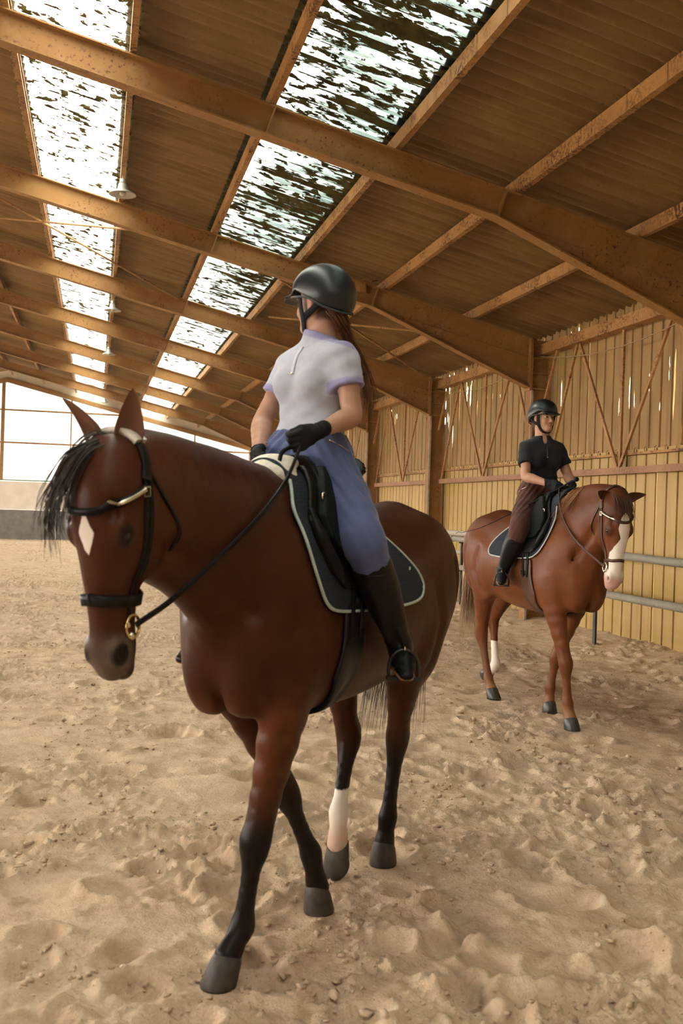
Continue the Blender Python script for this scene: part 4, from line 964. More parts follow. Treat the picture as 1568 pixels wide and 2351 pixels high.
def bridle(horse, S, hp, label, lea, lea2, noset, nosew, crank, fancy, poll_white):
    br = root_like('bridle', horse, label, 'bridle')
    Hd = Shape(); c_ = hp(.3, 0, 0); Hd.ops = [o for o in S.ops if np.all(o[1] - .03 < c_ + A_((.2, .2, .42))) and np.all(o[2] + .03 > c_ - A_((.3, .2, .42)))]
    def sp(name, pts, w, th, mat=lea, par=None, n=6): return strap(name, Hd, [hp(*q) for q in pts], w, th, M[mat], par or br, .002, n)
    sp('headpiece', [(.07, .12, -.025), (.03, .11, -.04), (-.02, .07, -.05), (-.04, 0, -.045), (-.02, -.07, -.05), (.03, -.11, -.04), (.07, -.12, -.025)], .035, .007)
    if poll_white: sp('poll_sheen', [(-.02, .065, -.05), (-.042, 0, -.045), (-.02, -.065, -.05)], .05, .018, 'fleece')  # white sheen on the headpiece put in as a pale strip
    bb = [(.095, .12, -.02), (.125, .10, .05), (.147, .06, .11), (.154, 0, .13), (.147, -.06, .11), (.125, -.10, .05), (.095, -.12, -.02)]
    b = sp('browband', bb, .022, .007)
    if fancy:
        for sd in (1, -1): sp('beaded_trim', [(.098, sd*.12, -.015), (.125, sd*.10, .05), (.139, sd*.08, .09)], .011, .012, 'metal', b)
    for sd in (1, -1):
        ch = sp('cheekpiece', [(.07, sd*.12, -.02), (.17, sd*.13, -.025), (.27, sd*.12, -.03), (.38, sd*.09, -.022), (.455, sd*.08, -.012)], .017, .005)
        c = Hd.snap(A_([hp(.105, sd*.12, -.022)]), .008)[0]; m = MB(); m.tube([c + HFx*.013 for HFx in (lambda A, N: [A+N, A-N, -A-N, -A+N, A+N])(*[hp(1, 0, 0) - hp(0, 0, 0), hp(0, 0, 1) - hp(0, 0, 0)])], .003, 5, False); m.build('buckle', M['metal'], ch)
        sp('noseband_cheek', [(.06, sd*.12, -.045), (.20, sd*.13, -.05), (.32, sd*.11, -.045), (noset, sd*.09, -.03)], .014, .004)
        sp('throat_lash', [(.05, sd*.12, -.05), (.14, sd*.12, -.12), (.22, sd*.09, -.19), (.25, 0, -.22)], .012, .004)
    nb = [(noset, .0, .12), (noset + .003, .05, .10), (noset + .008, .08, .04), (noset + .015, .085, -.03), (noset + .022, .06, -.10), (noset + .026, 0, -.13)]
    ring = nb + [(t, -u, n) for t, u, n in nb[-2:0:-1]] + [nb[0]]
    sp('noseband', ring, nosew, .012 if crank else .006, lea2, None, 5)
    bits = {}
    for sd in (1, -1):
        c = Hd.snap(A_([hp(.482, sd*.085, -.005)]), .010)[0]; bits[sd] = c; A = hp(1, 0, 0) - hp(0, 0, 0); N = hp(0, 0, 1) - hp(0, 0, 0); m = MB(); a = np.linspace(0, 2*math.pi, 25)
        m.tube([c + A*(.034*math.sin(q) + .006) + N*(.030*math.cos(q) - .014) for q in a], .0045, 7, False); m.build('bit_ring', M['brass' if crank else 'metal'], br, True)
        MB().tube([c, hp(.485, 0, -.005)], .008, 8).build('bit_mouthpiece', M['metal'], br, True)
        m = MB().lathe([(0.0001, -.011), (.009, -.007), (.012, 0), (.009, .007), (.0001, .011)], n=10); m.v = [tuple(c + A*.03 + N*-.005 + A_(v)) for v in m.v]; m.build('bit_boss', M['metal'], br, True)
    return br, bits
bri1, bits1 = bridle(horse1, S1, hp1, 'black padded bridle on the head of the dark bay horse', 'blackleather', 'blackleather', .405, .034, True, True, True)
bri2, bits2 = bridle(horse2, S2, hp2, 'dark brown bridle with silver trim on the chestnut horse', 'brownleather', 'brownleather', .432, .022, False, True, False)
def rein(br, pts, w, mat, n=10):
    P = spline(pts, n); T = np.gradient(P, axis=0); N = np.cross(T, (0, 0, 1.0)); N /= np.linalg.norm(N, axis=1)[:, None] + 1e-9; V, F = ribbon(P, N, w, .006); return meshobj('rein', V, F, M[mat], br, True)
rein(bri1, [bits1[1] + A_((-.02, .004, 0)), (.79, .098, 1.318), (.62, .132, 1.425), (.40, .150, 1.555), (.185, .135, 1.683), (.03, .11, 1.815), (.005, .105, 1.845)], .017, 'blackleather')
rein(bri1, [bits1[-1] + A_((-.02, -.004, 0)), (.62, -.135, 1.40), (.40, -.155, 1.50), (.15, -.15, 1.62), (-.01, -.12, 1.745)], .017, 'blackleather')
rein(bri1, [(0, .095, 1.83), (.06, .06, 1.80), (.055, .03, 1.72), (.03, -.02, 1.765), (-.01, -.11, 1.75)], .015, 'blackleather')
rein(bri2, [bits2[-1] + A_((-.02, -.004, 0)), (.43, -.15, 1.40), (.28, -.175, 1.53), (.13, -.15, 1.67), (.0, -.09, 1.80), (-.02, -.075, 1.82)], .018, 'brownleather')
rein(bri2, [bits2[1] + A_((-.02, .004, 0)), (.40, .15, 1.42), (.20, .17, 1.6), (.0, .11, 1.76), (-.06, .08, 1.80)], .018, 'brownleather')
rein(bri2, [(-.02, -.065, 1.81), (.03, -.03, 1.80), (.045, 0, 1.755), (.0, .03, 1.745), (-.05, .07, 1.79)], .016, 'blackleather')
# ---- manes, forelocks, tails
def hair_mat(name, c, rough=.45):
    t = NT(name); v = t.map((1, 1, .25)); t.base(t.ramp(t.noise(v, 60, 3), [(.3, lerp3(c, (0, 0, 0), .45)), (.7, tuple(q*1.5 for q in c))])).rough(rough, .4); return t.m
M['blackhair'] = hair_mat('black_horsehair', (.022, .014, .011)); M['redhair'] = hair_mat('chestnut_horsehair', (.28, .115, .042)); M['flaxen'] = hair_mat('flaxen_horsehair', (.50, .33, .19))
M['darkred'] = hair_mat('dark_red_horsehair', (.09, .030, .014))
cr = spline([(.10, 0, 1.675), (.31, 0, 1.700), (.55, 0, 1.748), (.81, 0, 1.772), (.98, 0, 1.775)], 5)
strands('mane', [[p + A_((0, .006, 0)), p + A_((0, -.05, .012)), p + A_((.01, -.115, -.06)), p + A_((.015, -.13, -.20))] for p in cr], M['blackhair'], horse1, 22, .010, .0030, 4)
strands('forelock', [[hp1(-.03, u*.4, .01), hp1(.0, u - .01, .085), hp1(.08, u*1.2 - .04, .118), hp1(.16, u*1.3 - .066, .128), hp1(.26, u*1.3 - .085, .108)] for u in (-.04, -.02, 0.0)] +
        [[hp1(-.03, -.01, .01), hp1(.01, -.05, .085), hp1(.09, -.10, .09), hp1(.20, -.125, .085), hp1(.29, -.125, .07)]], M['blackhair'], horse1, 34, .010, .0024, 6)
strands('tail', [[(-1.52, u, 1.47), (-1.60, u*1.5 - .03, 1.36), (-1.62, u*2.2 - .12, 1.05), (-1.61, u*2.6 - .19, .75), (-1.58, u*3 - .215, .42)] for u in (-.035, -.012, .012, .035)] + [[(-1.52, 0, 1.47), (-1.61, .0, 1.3), (-1.62, -.02, .9), (-1.60, -.03, .48)]], M['blackhair'], horse1, 80, .018, .0030, 8)
cr2 = spline([(-.10, 0, 1.67), (.08, 0, 1.738), (.24, 0, 1.795), (.40, 0, 1.815), (.56, 0, 1.805), (.68, 0, 1.77)], 5)
strands('mane', [[p + A_((0, .01, -.005)), p + A_((0, -.04, .015)), p + A_((-.015, -.105, -.05)), p + A_((-.04, -.165 - .05*(i < 14), -.20 - .06*(i < 12)))] for i, p in enumerate(cr2[:13])], M['redhair'], horse2, 26, .010, .0034, 4)
strands('crest_hair', [[p + A_((0, .0, -.01)), p + A_((0, .03, .014)), p + A_((0, .09, -.03)), p + A_((0, .12, -.13))] for p in cr2[12:]], M['redhair'], horse2, 20, .009, .0032, 5)
strands('forelock', [[hp2(-.03, u, -.005), hp2(-.01, u*1.2, .07), hp2(.06, u*1.3, .118), hp2(.14, u*1.2 + .008, .125)] for u in (-.05, -.028, -.008, .012, .034)], M['darkred'], horse2, 24, .010, .0030, 6)
strands('tail', [[(-1.52, u, 1.47), (-1.61, u*1.5 - .0, 1.36), (-1.64, u*2.2 - .0, 1.05), (-1.63, u*2.8 - .02, .75), (-1.60, u*3.4 - .03, .44)] for u in (-.035, -.018, .0, .018, .035)], M['flaxen'], horse2, 80, .014, .0050, 8)

# ================================================================ RIDERS
M['skin'] = vcol('skin', .5, .35, 0, (25, .05), (180, .05, .001))
M['cloth'] = vcol('woven_cloth', .85, .2, .15, (40, .06), (300, .12, .001))
M['stretch'] = vcol('stretch_breeches', .7, .25, .2, (30, .08), (260, .1, .001))
M['boot'] = plain('black_boot_leather', (.0065, .0065, .007), .36, .18, 0, .3, 25, .15)
M['sole'] = plain('tan_sole_edge', (.30, .17, .08), .6)
M['glove'] = plain('black_glove', (.009, .009, .010), .75, .2, 0, .3, 60, .3)
M['helmet'] = plain('black_helmet', (.008, .012, .015), .36, .42, 0, .2, 8, .03)
M['helmetrim'] = plain('helmet_trim', (.03, .035, .035), .5, .4)
M['webbing'] = plain('black_webbing', (.010, .010, .011), .8, .2)
def basis3(fwd, up): u = _n(up); f = A_(fwd, float); f = _n(f - u*(f@u)); return f, np.cross(u, f), u       # forward, left, up
def add_head(s, c, fwd, up, neck):
    f, l, u = basis3(fwd, up); P = lambda a, b, e: A_(c, float) + f*a + l*b + u*e; R = [f, l, u]
    s.ell(P(-.012, 0, .032), (.094, .074, .092), R, .02); s.ell(P(.030, 0, -.035), (.060, .056, .074), R, .03); s.ell(P(.066, 0, -.098), (.022, .024, .019), R, .025)
    for b in (1, -1):
        s.tube([P(-.008, b*.052, -.052), P(.022, b*.042, -.085), P(.06, b*.014, -.104)], [.016, .015, .014], None, l, .025)
        s.ell(P(.060, b*.036, -.038), (.022, .020, .024), R, .02); s.ell(P(.079, b*.030, .016), (.012, .022, .008), R, .012)
        s.ell(P(.094, b*.030, -.004), (.015, .017, .010), R, .010, 's')
        s.ell(P(-.012, b*.074, -.012), (.018, .007, .031), R, .008); s.ell(P(-.004, b*.082, -.010), (.008, .005, .014), R, .006, 's')
        s.ell(P(.094, b*.009, -.044), (.009, .008, .007), R, .006)
    s.tube([P(.084, 0, .006), P(.097, 0, -.018), P(.109, 0, -.038)], [.007, .0085, .0105], None, l, .010)
    s.tube([P(.078, -.022, -.070), P(.090, 0, -.068), P(.078, .022, -.070)], [.004, .006, .004], None, l, .006); s.tube([P(.077, -.018, -.079), P(.088, 0, -.081), P(.077, .018, -.079)], [.004, .0065, .004], None, l, .006)
    s.tube([P(-.03, 0, -.045), (P(-.035, 0, -.10) + A_(neck))*.5, A_(neck) + A_((0, 0, .01)), A_(neck) + A_((0, 0, -.06))], [.054, .050, .056, .09], [.056, .052, .056, .07], l, .03)
    return P, R
def head_cols(P, R, skin, hairc):
    O = P(0, 0, 0)
    def fn(V):
        q = V - O; a, b, e = q@R[0], q@R[1], q@R[2]; c = np.tile(A_(skin, float), (len(V), 1)); near = (np.abs(a) < .16) & (np.abs(b) < .12) & (np.abs(e) < .16)
        c = blend(c, (.42, .13, .10), near*sstep(.013, .006, np.abs(e + .0745))*sstep(.026, .018, np.abs(b))*(a > .07)*.75)
        c = blend(c, lerp3(skin, (.55, .18, .12), .5), near*sstep(.03, .01, np.hypot(np.abs(b) - .036, e + .036))*(a > .03)*.35)
        c = blend(c, (.06, .03, .02), near*sstep(.006, .003, np.abs(e - .019 + .25*np.maximum(0, np.abs(b) - .035)))*sstep(.020, .014, np.abs(np.abs(b) - .032))*(a > .05)*.8)
        c = blend(c, (.50, .20, .14), near*(np.abs(b) > .066)*(np.abs(e + .01) < .04)*(a < .02)*.5)
        c = blend(c, hairc, near*sstep(-.03, -.05, a + .25*(e + .02))*sstep(-.085, -.06, e))
        return c
    return fn
def add_eyes(root, P, R):
    for b in (1, -1):
        m = MB().lathe([(.0001, -.011)] + [(.011*math.sin(t), -.011*math.cos(t)) for t in np.linspace(.3, 2.84, 9)] + [(.0001, .011)], n=12); c = P(.074, b*.030, -.004); V = A_(m.v); V = A_([c + R[0]*v[2] + R[1]*v[0]*1.15 + R[2]*v[1]*.85 for v in V]); d = (V - c)@R[0]; r = np.hypot((V - c)@R[1], (V - c)@R[2])
        col = np.tile(A_((.62, .56, .50)), (len(V), 1)); col = blend(col, (.05, .025, .012), ((r < .0075) & (d > 0)).astype(float)); meshobj('eye', V, m.f, M['skin'], root, True, col)
def add_helmet(root, P, R, label=None):
    s = Shape(); s.ell(P(-.012, 0, .045), (.132, .108, .108), R, .01); s.ell(P(-.050, 0, .010), (.098, .104, .100), R, .03)
    s.func(lambda X, Y, Z: -((X - P(0,0,0)[0])*R[2][0] + (Y - P(0,0,0)[1])*R[2][1] + (Z - P(0,0,0)[2])*R[2][2] - .016 + .48*np.clip(-((X - P(0,0,0)[0])*R[0][0] + (Y - P(0,0,0)[1])*R[0][1] + (Z - P(0,0,0)[2])*R[0][2]) - .0, -.05, .14)), 'x', .006)
    s.tube([P(.085, 0, .028), P(.125, 0, .022), P(.158, 0, .008)], [.078, .072, .040], [.010, .008, .006], R[1], .015)
    s.ell(P(.0, 0, -.035), (.098, .080, .085), R, .004, 's')
    h = blob('helmet', s, .0048, M['helmet'], root, 1)
    h['label'] = label or 'black riding helmet with a short peak'
    rim = spline([P(.120, 0, .018), P(.098, .060, .020), P(.045, .094, .014), (P(-.02, .106, .006)), P(-.08, .090, -.026), P(-.125, .05, -.046), P(-.142, 0, -.050)], 6)
    for sg in (1, -1):
        r2 = [p if sg > 0 else p - 2*R[1]*((p - P(0, 0, 0))@R[1]) for p in rim]; MB().tube(r2, .0045, 6).build('helmet_rim', M['helmetrim'], h, True)
        fl = lambda p: p if sg > 0 else p - 2*R[1]*((p - P(0, 0, 0))@R[1])
        for nm, pts in (('chin_strap', [P(.035, .082, .02), P(.030, .078, -.03), P(.026, .068, -.07), P(.040, .040, -.118), P(.052, 0, -.130)]), ('rear_strap', [P(-.075, .080, -.005), P(-.035, .082, -.035), P(.022, .072, -.064)])):
            Q = spline([fl(p) for p in pts], 8); N = Q - P(0, 0, -.03); N /= np.linalg.norm(N, axis=1)[:, None]; V, F = ribbon(Q, N, np.interp(np.linspace(0, 1, len(Q)), [0, .3, .6, 1], [.026, .030, .026, .014]) if nm == 'chin_strap' else .026, .004); meshobj(nm, V, F, M['webbing'], h, True)
    return h
def add_hand(s, wrist, tip, inn, size=1.0, rr=1.0):
    """loosely closed fist, thumb uppermost: palm, four bent fingers of unequal length and a thumb from the side of the palm"""
    w = A_(wrist, float); f = _n(A_(tip, float) - w); i = A_(inn, float); i = _n(i - f*(i@f)); t = np.cross(f, i); t = t if t[2] > 0 else -t; k = size
    s.tube([w - f*.035, w, w + f*.030*k, w + f*.075*k], [.026*rr, .025*rr, .036*k*rr, .041*k*rr], [.022*rr, .020*rr, .017*rr, .016*rr], t, .012)
    for n, (o, L) in enumerate(((.030, .92), (.010, 1.0), (-.010, .95), (-.029, .78))):
        K = w + f*.078*k + t*o*k - i*.004; a = K + (f*.030 + i*.022)*L*k; b = a + (i*.024 - f*.010)*L*k; c = b + (-f*.026 + i*.002)*L*k
        s.tube([K - f*.012, K, a, b, c], [q*rr for q in (.0105, .0108, .0098, .0092, .0080)], None, t, .004)
    B = w + f*.022*k + t*.026*k + i*.006; s.tube([B - f*.01, B + f*.028*k + t*.012*k + i*.008, B + f*.056*k + t*.010*k + i*.018, B + f*.074*k + t*.004*k + i*.028], [q*rr for q in (.013, .012, .0105, .0088)], None, i, .008)
def boot(root, knee, ankle, toe, sgn, tilt=0):
    K, An, T = A_(knee, float), A_(ankle, float), A_(toe, float); sh = K - An; u = _n(sh); f = T - An; ff = _n(A_((f[0], f[1], 0))); l = np.cross((0, 0, 1.0), ff); s = Shape(); L = lambda t: An*(1-t) + K*t
    back = -ff
    s.tube([An + A_((0, 0, -.005)), L(.12), L(.30), L(.55) + back*.014, L(.75) + back*.014, L(.97)], [.045, .045, .054, .067, .070, .068], [.052, .051, .061, .076, .080, .078], l, .01, dense=2, caps=[(L(.955), u)])
    heel = An + back*.045 + A_((0, 0, -.062)); ball = T - _n(f)*.075 + A_((0, 0, -.002))
    s.tube([An + A_((0, 0, -.01)), An*.55 + ball*.45 + A_((0, 0, .008)), ball + A_((0, 0, .006)), T], [.036, .038, .042, .026], [.046, .036, .027, .017], l, .03, dense=2)
    s.tube([An, heel], [.036, .033], [.044, .036], l, .02)
    b = blob('boot', s, .0062, M['boot'], root, 1)
    so = Shape(); so.tube([heel + A_((0, 0, -.034)), (heel + ball)*.5 + A_((0, 0, -.028)), ball + A_((0, 0, -.027)), T + A_((0, 0, -.014))], [.034, .031, .042, .027], [.012, .007, .007, .006], l, .006, dense=2)
    blob('boot_sole', so, .0055, M['sole'], b, 1)
    for tt, w in ((.06, .014), (.90, .010)):     # ankle and top straps
        c = L(tt) + (back*.002 if tt < .5 else back*.006); r = (.050, .056) if tt < .5 else (.072, .082); a = np.linspace(0, 2*math.pi, 25); Q = A_([c + l*r[0]*math.cos(q) + _n(np.cross(l, u))*r[1]*math.sin(q) for q in a]); N = Q - c; V, F = ribbon(Q, N/np.linalg.norm(N, axis=1)[:, None], w, .004); meshobj('boot_strap', V, F, M['boot'], b, True)
def rider(cfg, horse, label):
    root = root_like('person', horse, label, 'person'); c = cfg; sk = c['skin']
    yaw = c['yaw']; sp_ = [A_(p, float) for p in c['spine']]   # pelvis, waist, chest, neck
    pel, wai, che, nec = sp_; S_ = lambda y: A_((-math.sin(y), math.cos(y), 0.0)); F_ = lambda y: A_((math.cos(y), math.sin(y), 0.0))
    Ls, Rs = A_(c['sh'][0], float), A_(c['sh'][1], float); lat = _n(Ls - Rs); fw = _n(np.cross(lat, (0, 0, 1.0))); fw = fw if fw[0] > -.2 else -fw
    # ---- body: one continuous skin surface
    b = Shape(); P, R = add_head(b, c['head'], c['face'], c['headup'], nec)
    def torso(s, g, top=None, bot=None):
        ax = nec - pel; H = np.linalg.norm(ax); A = ax/H; lt = _n(lat*.7 + S_(0)*.3); lt = _n(lt - A*(lt@A)); N = np.cross(lt, A); N = N if N[0] > -.3 else -N
        st = [(-.10, .03, 0, .03), (-.08, .13, -.01, .09), (-.03, .165, -.01, .115), (.03, .163, -.005, .112), (.10, .135, .0, .098), (.17, .122, .004, .094), (.25, .134, .008, .102), (.32, .150, .010, .108), (.39, .160, .004, .100), (.435, .150, -.006, .080), (.465, .100, -.012, .060), (.49, .050, -.012, .040)]
        k = H/.45; cp = []
        if top is not None: cp.append((pel + A*top, A))
        if bot is not None: cp.append((pel + A*bot, -A))
        s.loft(pel, A, lt, N, [(t*k, w + g, o, h + g) for t, w, o, h in st], 2.3, 0, .02, caps=cp)
        if bot is None or bot < .3:
            if top is None or top > .35:
                for sd in (1, -1): s.ell(pel + A*(.285*k) + lt*sd*.066 + N*(.078 + g*.8), (.056, .058, .060), [lt, N, A], .035)
        return A, lt, N
    torso(b, -.012)
    arms = [(Ls, c['arm'][0], 1), (Rs, c['arm'][1], -1)]
    for s0, (el, wr, hd), sd in arms:
        el, wr, hd = A_(el, float), A_(wr, float), A_(hd, float); L = lambda p, q, t: p*(1-t) + q*t
        b.tube([s0 + A_((0, -sd*.03, .0)), s0 + A_((0, 0, -.02)), L(s0, el, .35), L(s0, el, .75), el, L(el, wr, .25), L(el, wr, .6), wr], [.05, .048, .043, .038, .036, .040, .032, .0235], [.05, .050, .044, .039, .036, .038, .030, .0255], (0, 1, 0), .03, dense=2)
        add_hand(b, wr, hd, (0, -sd, -.15), .97, .72)
    for kn, an, to, sd in c['leg']:
        hip = pel + A_((.02, sd*.095, -.02)); kn, an, to = A_(kn, float), A_(an, float), A_(to, float)
        b.tube([hip, hip*.5 + kn*.5, kn, kn*.6 + an*.4, an, an*.4 + to*.6], [.08, .065, .05, .046, .034, .030], None, (0, 1, 0), .04)
    blob('body', b, .0062, M['skin'], root, 1, head_cols(P, R, sk, c['hair']))
    add_eyes(root, P, R)
    # ---- shirt
    sh = Shape(); A, lt, N = torso(sh, .008, None, c['hem'])
    for s0, (el, wr, hd), sd in arms:
        el = A_(el, float); d = _n(el - s0); end = s0 + (el - s0)*c['slv']
        sh.tube([s0 + A_((0, -sd*.05, .012)), s0 + A_((0, -sd*.008, -.004)), s0*.6 + el*.4, s0 + (el - s0)*(c['slv'] + .1)], [.052, .056, .058, .057], [.055, .060, .061, .060], (0, 1, 0), .045, dense=2, caps=[(end, d)])
    Hd_ = P(-.03, 0, -.09); nd = _n(Hd_ - nec)
    sh.tube([nec + A_((0, 0, -.05)), nec + nd*.035 + A_((0, 0, .01)), nec + nd*.085], [.085, .066, .062], [.080, .068, .062], lt, .03, caps=[(nec + nd*c.get('collar', .060), nd)])
    if c.get('vneck'): sh.tube([nec + N*.075 + A_((0, 0, .09)), nec + N*.092 + A_((0, 0, .02)), nec + N*.105 + A_((0, 0, -.035))], [.050, .028, .006], [.04, .04, .03], lt, .006, op='s')
    H_ = np.linalg.norm(nec - pel)
    def shc(V):
        q = V - pel; t = q@A; col = np.tile(A_(c['shirt'], float), (len(V), 1))
        e = (V - nec)@nd; col = blend(col, c['trim'], sstep(.030, .036, e)*c['trimf'])
        for s0, (el, wr, hd), sd in arms:
            el = A_(el, float); d = _n(el - s0); r = (V - s0)@d; Lm = np.linalg.norm(el - s0)*c['slv']; rad = np.linalg.norm((V - s0) - np.outer(r, d), axis=1)
            col = blend(col, c['trim'], (sstep(Lm - .026, Lm - .020, r)*(rad < .085)*(r < Lm + .02))*c['trimf'])
        return col
    V, Fc = sh.mesh(.0062, smooth=1)
    # soft folds in the cloth: pulled from the armpits and gathered at the waist
    G = sh.grad(V, .004); q = V - pel; t = q@A; u_ = q@lt; n_ = q@N
    wv = np.sin((u_*.8 + t*1.3)*52 + 2.2*fbm(V[:, 1]*9, V[:, 2]*9, 3, 2))*.5 + np.sin((t*2.1 - u_*1.2 + n_)*38 + 3*fbm(V[:, 0]*7, V[:, 2]*7, 8, 2))*.5
    amp = .0035*(.35 + sstep(.24, .08, t)*1.0 + .6*sstep(.10, .15, np.abs(u_))); V = V + G*(wv*amp + .006*fbm(u_*14, t*14 + n_*9, 21, 3))[:, None]
    so = fastmesh('shirt', V, Fc, M['cloth'], root, True, shc(V)); so['label'] = c['shirtlabel']
    # zip placket and stand collar
    zs_ = [pel + A*t_ + N*.2 + lt*c.get('zipoff', 0) for t_ in np.linspace(H_*.70, H_*.97, 7)]; Z = []
    for p in zs_:
        for _ in range(40):
            d_ = sh(p[None])[0]
            if d_ < .0015: break
            p = p - N*max(d_*.7, .001)
        Z.append(p)
    Z = spline(Z, 4); V, F = ribbon(Z, np.tile(N, (len(Z), 1)), .014, .003); meshobj('zip_placket', V, F, plain('placket_' + c['key'], c['zip'], .7), so, True)
    mb = MB().lathe([(.0001, -.005), (.006, -.002), (.006, .002), (.0001, .005)], n=10); z0 = Z[0]; mb.v = [tuple(z0 + A_(v) + N*.004) for v in mb.v]; mb.build('button', M['metal'], so, True)
    # ---- breeches
    br = Shape(); torso(br, .012, c['waist'], None); thg = []
    for kn, an, to, sd in c['leg']:
        hip = pel + A_((.015, sd*.085, -.01)); kn, an = A_(kn, float), A_(an, float); m_ = hip*.55 + kn*.45; d = _n(kn - an)
        br.tube([hip, m_ + A_((-.02, sd*.0, -.012)), kn*.85 + hip*.15, kn + A_((.004, 0, .004)), kn*.72 + an*.28], [.090, .092, .080, .071, .056], [.102, .102, .086, .077, .060], (0, 1, 0), .05, dense=2, caps=[(kn*.80 + an*.20, -d)])
    V, Fc = br.mesh(.0068, smooth=1); G = br.grad(V, .004); x, y, z = V.T
    wv = np.sin((z*1.0 - x*1.4 + np.abs(y)*1.6)*70 + 3*fbm(x*8, z*8, 5, 2)); amp = .0024*sstep(.20, .06, np.abs(z - (pel[2] - .03)))*sstep(-.35, -.12, x - pel[0] + .1) + .0007
    V = V + G*(wv*amp + .004*fbm(x*16 + y*9, z*16, 12, 3))[:, None]
    col = blend(np.tile(A_(c['breech'], float), (len(V), 1)), tuple(q_*.72 for q_ in c['breech']), sstep(pel[2] + .055, pel[2] + .075, z)*.6)
    bo = fastmesh('breeches', V, Fc, M['stretch'], root, True, col); bo['label'] = c['breechlabel']
    for sd in (1, -1):
        pk = br.snap(spline([pel + A_((.09, sd*.13, .055)), pel + A_((.05, sd*.16, .02)), pel + A_((.01, sd*.175, -.01))], 6), .001); MB().tube(pk, .0022, 5).build('pocket_zip', M['metal'], bo, True)
    for kn, an, to, sd in c['leg']: boot(root, A_(kn, float)*.93 + A_(an, float)*.07, an, to, sd)
    for s0, (el, wr, hd), sd in arms:
        g = Shape(); wr, hd = A_(wr, float), A_(hd, float); f = _n(hd - wr); add_hand(g, wr, hd, (0, -sd, -.15), 1.0); g.tube([wr - f*.035, wr + f*.01], [.0305, .030], [.029, .0275], (0, 0, 1), .008)
        gl = blob('glove', g, .0042, M['glove'], root, 1)
        cu = [wr - f*.012 + q for q in (lambda u, w: [u*.031*math.cos(a) + w*.029*math.sin(a) for a in np.linspace(0, 2*math.pi, 21)])(_n(np.cross(f, (0, 0, 1.0))), _n(np.cross(np.cross(f, (0, 0, 1.0)), f)))]; MB().tube(cu, .004, 6, False).build('wrist_strap', M['webbing'], gl, True)
    he = add_helmet(root, P, R)
    return root, P, R
SKIN1 = (.43, .235, .155); SKIN2 = (.46, .25, .16)
R1 = dict(key='white', skin=SKIN1, hair=(.07, .026, .014), yaw=-.35, spine=[(-.26, 0, 1.80), (-.26, 0, 1.92), (-.28, 0, 2.09), (-.315, 0, 2.228)], head=(-.325, .0, 2.412), face=(-.24, -1, .14), headup=(.03, .02, 1),
    sh=[(-.245, .150, 2.185), (-.365, -.140, 2.165)], arm=[((-.225, .200, 1.955), (-.045, .142, 1.880), (.03, .095, 1.835)), ((-.308, -.235, 1.945), (-.145, -.155, 1.808), (-.03, -.122, 1.748))],
    leg=[((-.065, .345, 1.465), (-.325, .385, 1.095), (-.175, .475, 1.005), 1), ((-.085, -.345, 1.43), (-.27, -.39, 1.08), (-.055, -.42, 1.0), -1)],
    shirt=(.42, .435, .505), trim=(.29, .28, .47), trimf=1.0, zip=(.50, .51, .58), hem=.035, slv=.52, waist=.090, breech=(.085, .105, .225), shirtlabel='white short-sleeved riding shirt with lilac trim', breechlabel='blue riding breeches')
person1, PH1, RH1 = rider(R1, horse1, 'person in white shirt and blue breeches riding the bay horse, looking away')
R2 = dict(key='black', skin=SKIN2, hair=(.16, .07, .03), yaw=.1, spine=[(-.46, 0, 1.79), (-.46, 0, 1.91), (-.455, 0, 2.08), (-.45, 0, 2.205)], head=(-.435, 0, 2.412), face=(1, .13, .02), headup=(.0, 0, 1),
    sh=[(-.428, .136, 2.155), (-.468, -.136, 2.155)], arm=[((-.385, .215, 1.935), (-.150, .120, 1.850), (-.055, .080, 1.795)), ((-.330, -.205, 1.915), (-.125, -.105, 1.858), (-.03, -.072, 1.822))],
    leg=[((-.17, .345, 1.45), (-.36, .375, 1.14), (-.19, .43, 1.055), 1), ((-.15, -.345, 1.475), (-.36, -.37, 1.15), (-.225, -.445, 1.06), -1)],
    shirt=(.014, .015, .020), trim=(.014, .015, .02), trimf=0.0, vneck=1, collar=.050, zip=(.02, .02, .026), hem=.075, slv=.60, waist=.115, breech=(.075, .024, .016), shirtlabel='black short-sleeved riding shirt', breechlabel='dark red-brown riding breeches')
person2, PH2, RH2 = rider(R2, horse2, 'person in black shirt and dark red breeches riding the chestnut horse')
M['auburn'] = hair_mat('auburn_hair', (.13, .042, .018)); M['blond'] = hair_mat('light_brown_hair', (.30, .15, .06))
strands('ponytail', [[PH1(-.075, b, -.03), PH1(-.105, b, -.07), A_((-.365 + b*.4, .10, 2.285)), A_((-.43 + b*.6, .125, 2.20)), A_((-.47 + b, .15, 2.10)), A_((-.45 + b*1.3, .165, 1.99))] for b in (-.03, -.01, .01, .03)], M['auburn'], person1, 60, .009, .0020, 3)
strands('tied_hair', [[PH2(-.075, b, -.03), PH2(-.10, b, -.07), PH2(-.09, b*.8, -.11)] for b in (-.03, -.01, .01, .03)], M['blond'], person2, 30, .010, .0020, 3)
# logo on the left sleeve of the white shirt, saddle-pad badge
MB().lathe([(.0001, 0), (.006, .001), (.0001, .002)], n=8)
# stirrups at the riders' feet
M['irondark'] = plain('dark_iron', (.05, .05, .048), .35, .5, .6, .2)
def toe_out(to, an): v = A_(to) - A_(an); v[2] = 0; return _n(v)
for sr, cfg, lea in ((sad1, R1, 'blackleather'), (sad2, R2, 'blackleather')):
    for kn, an, to, sd in cfg['leg']:
        f = toe_out(to, an); ball = A_(to) - f*.075 + A_((0, 0, -.045)); top = A_((cfg['spine'][0][0] + .10, sd*.30, 1.50)); stirrup(sr, top, ball, f, np.cross((0, 0, 1.0), f), lea, 'irondark')

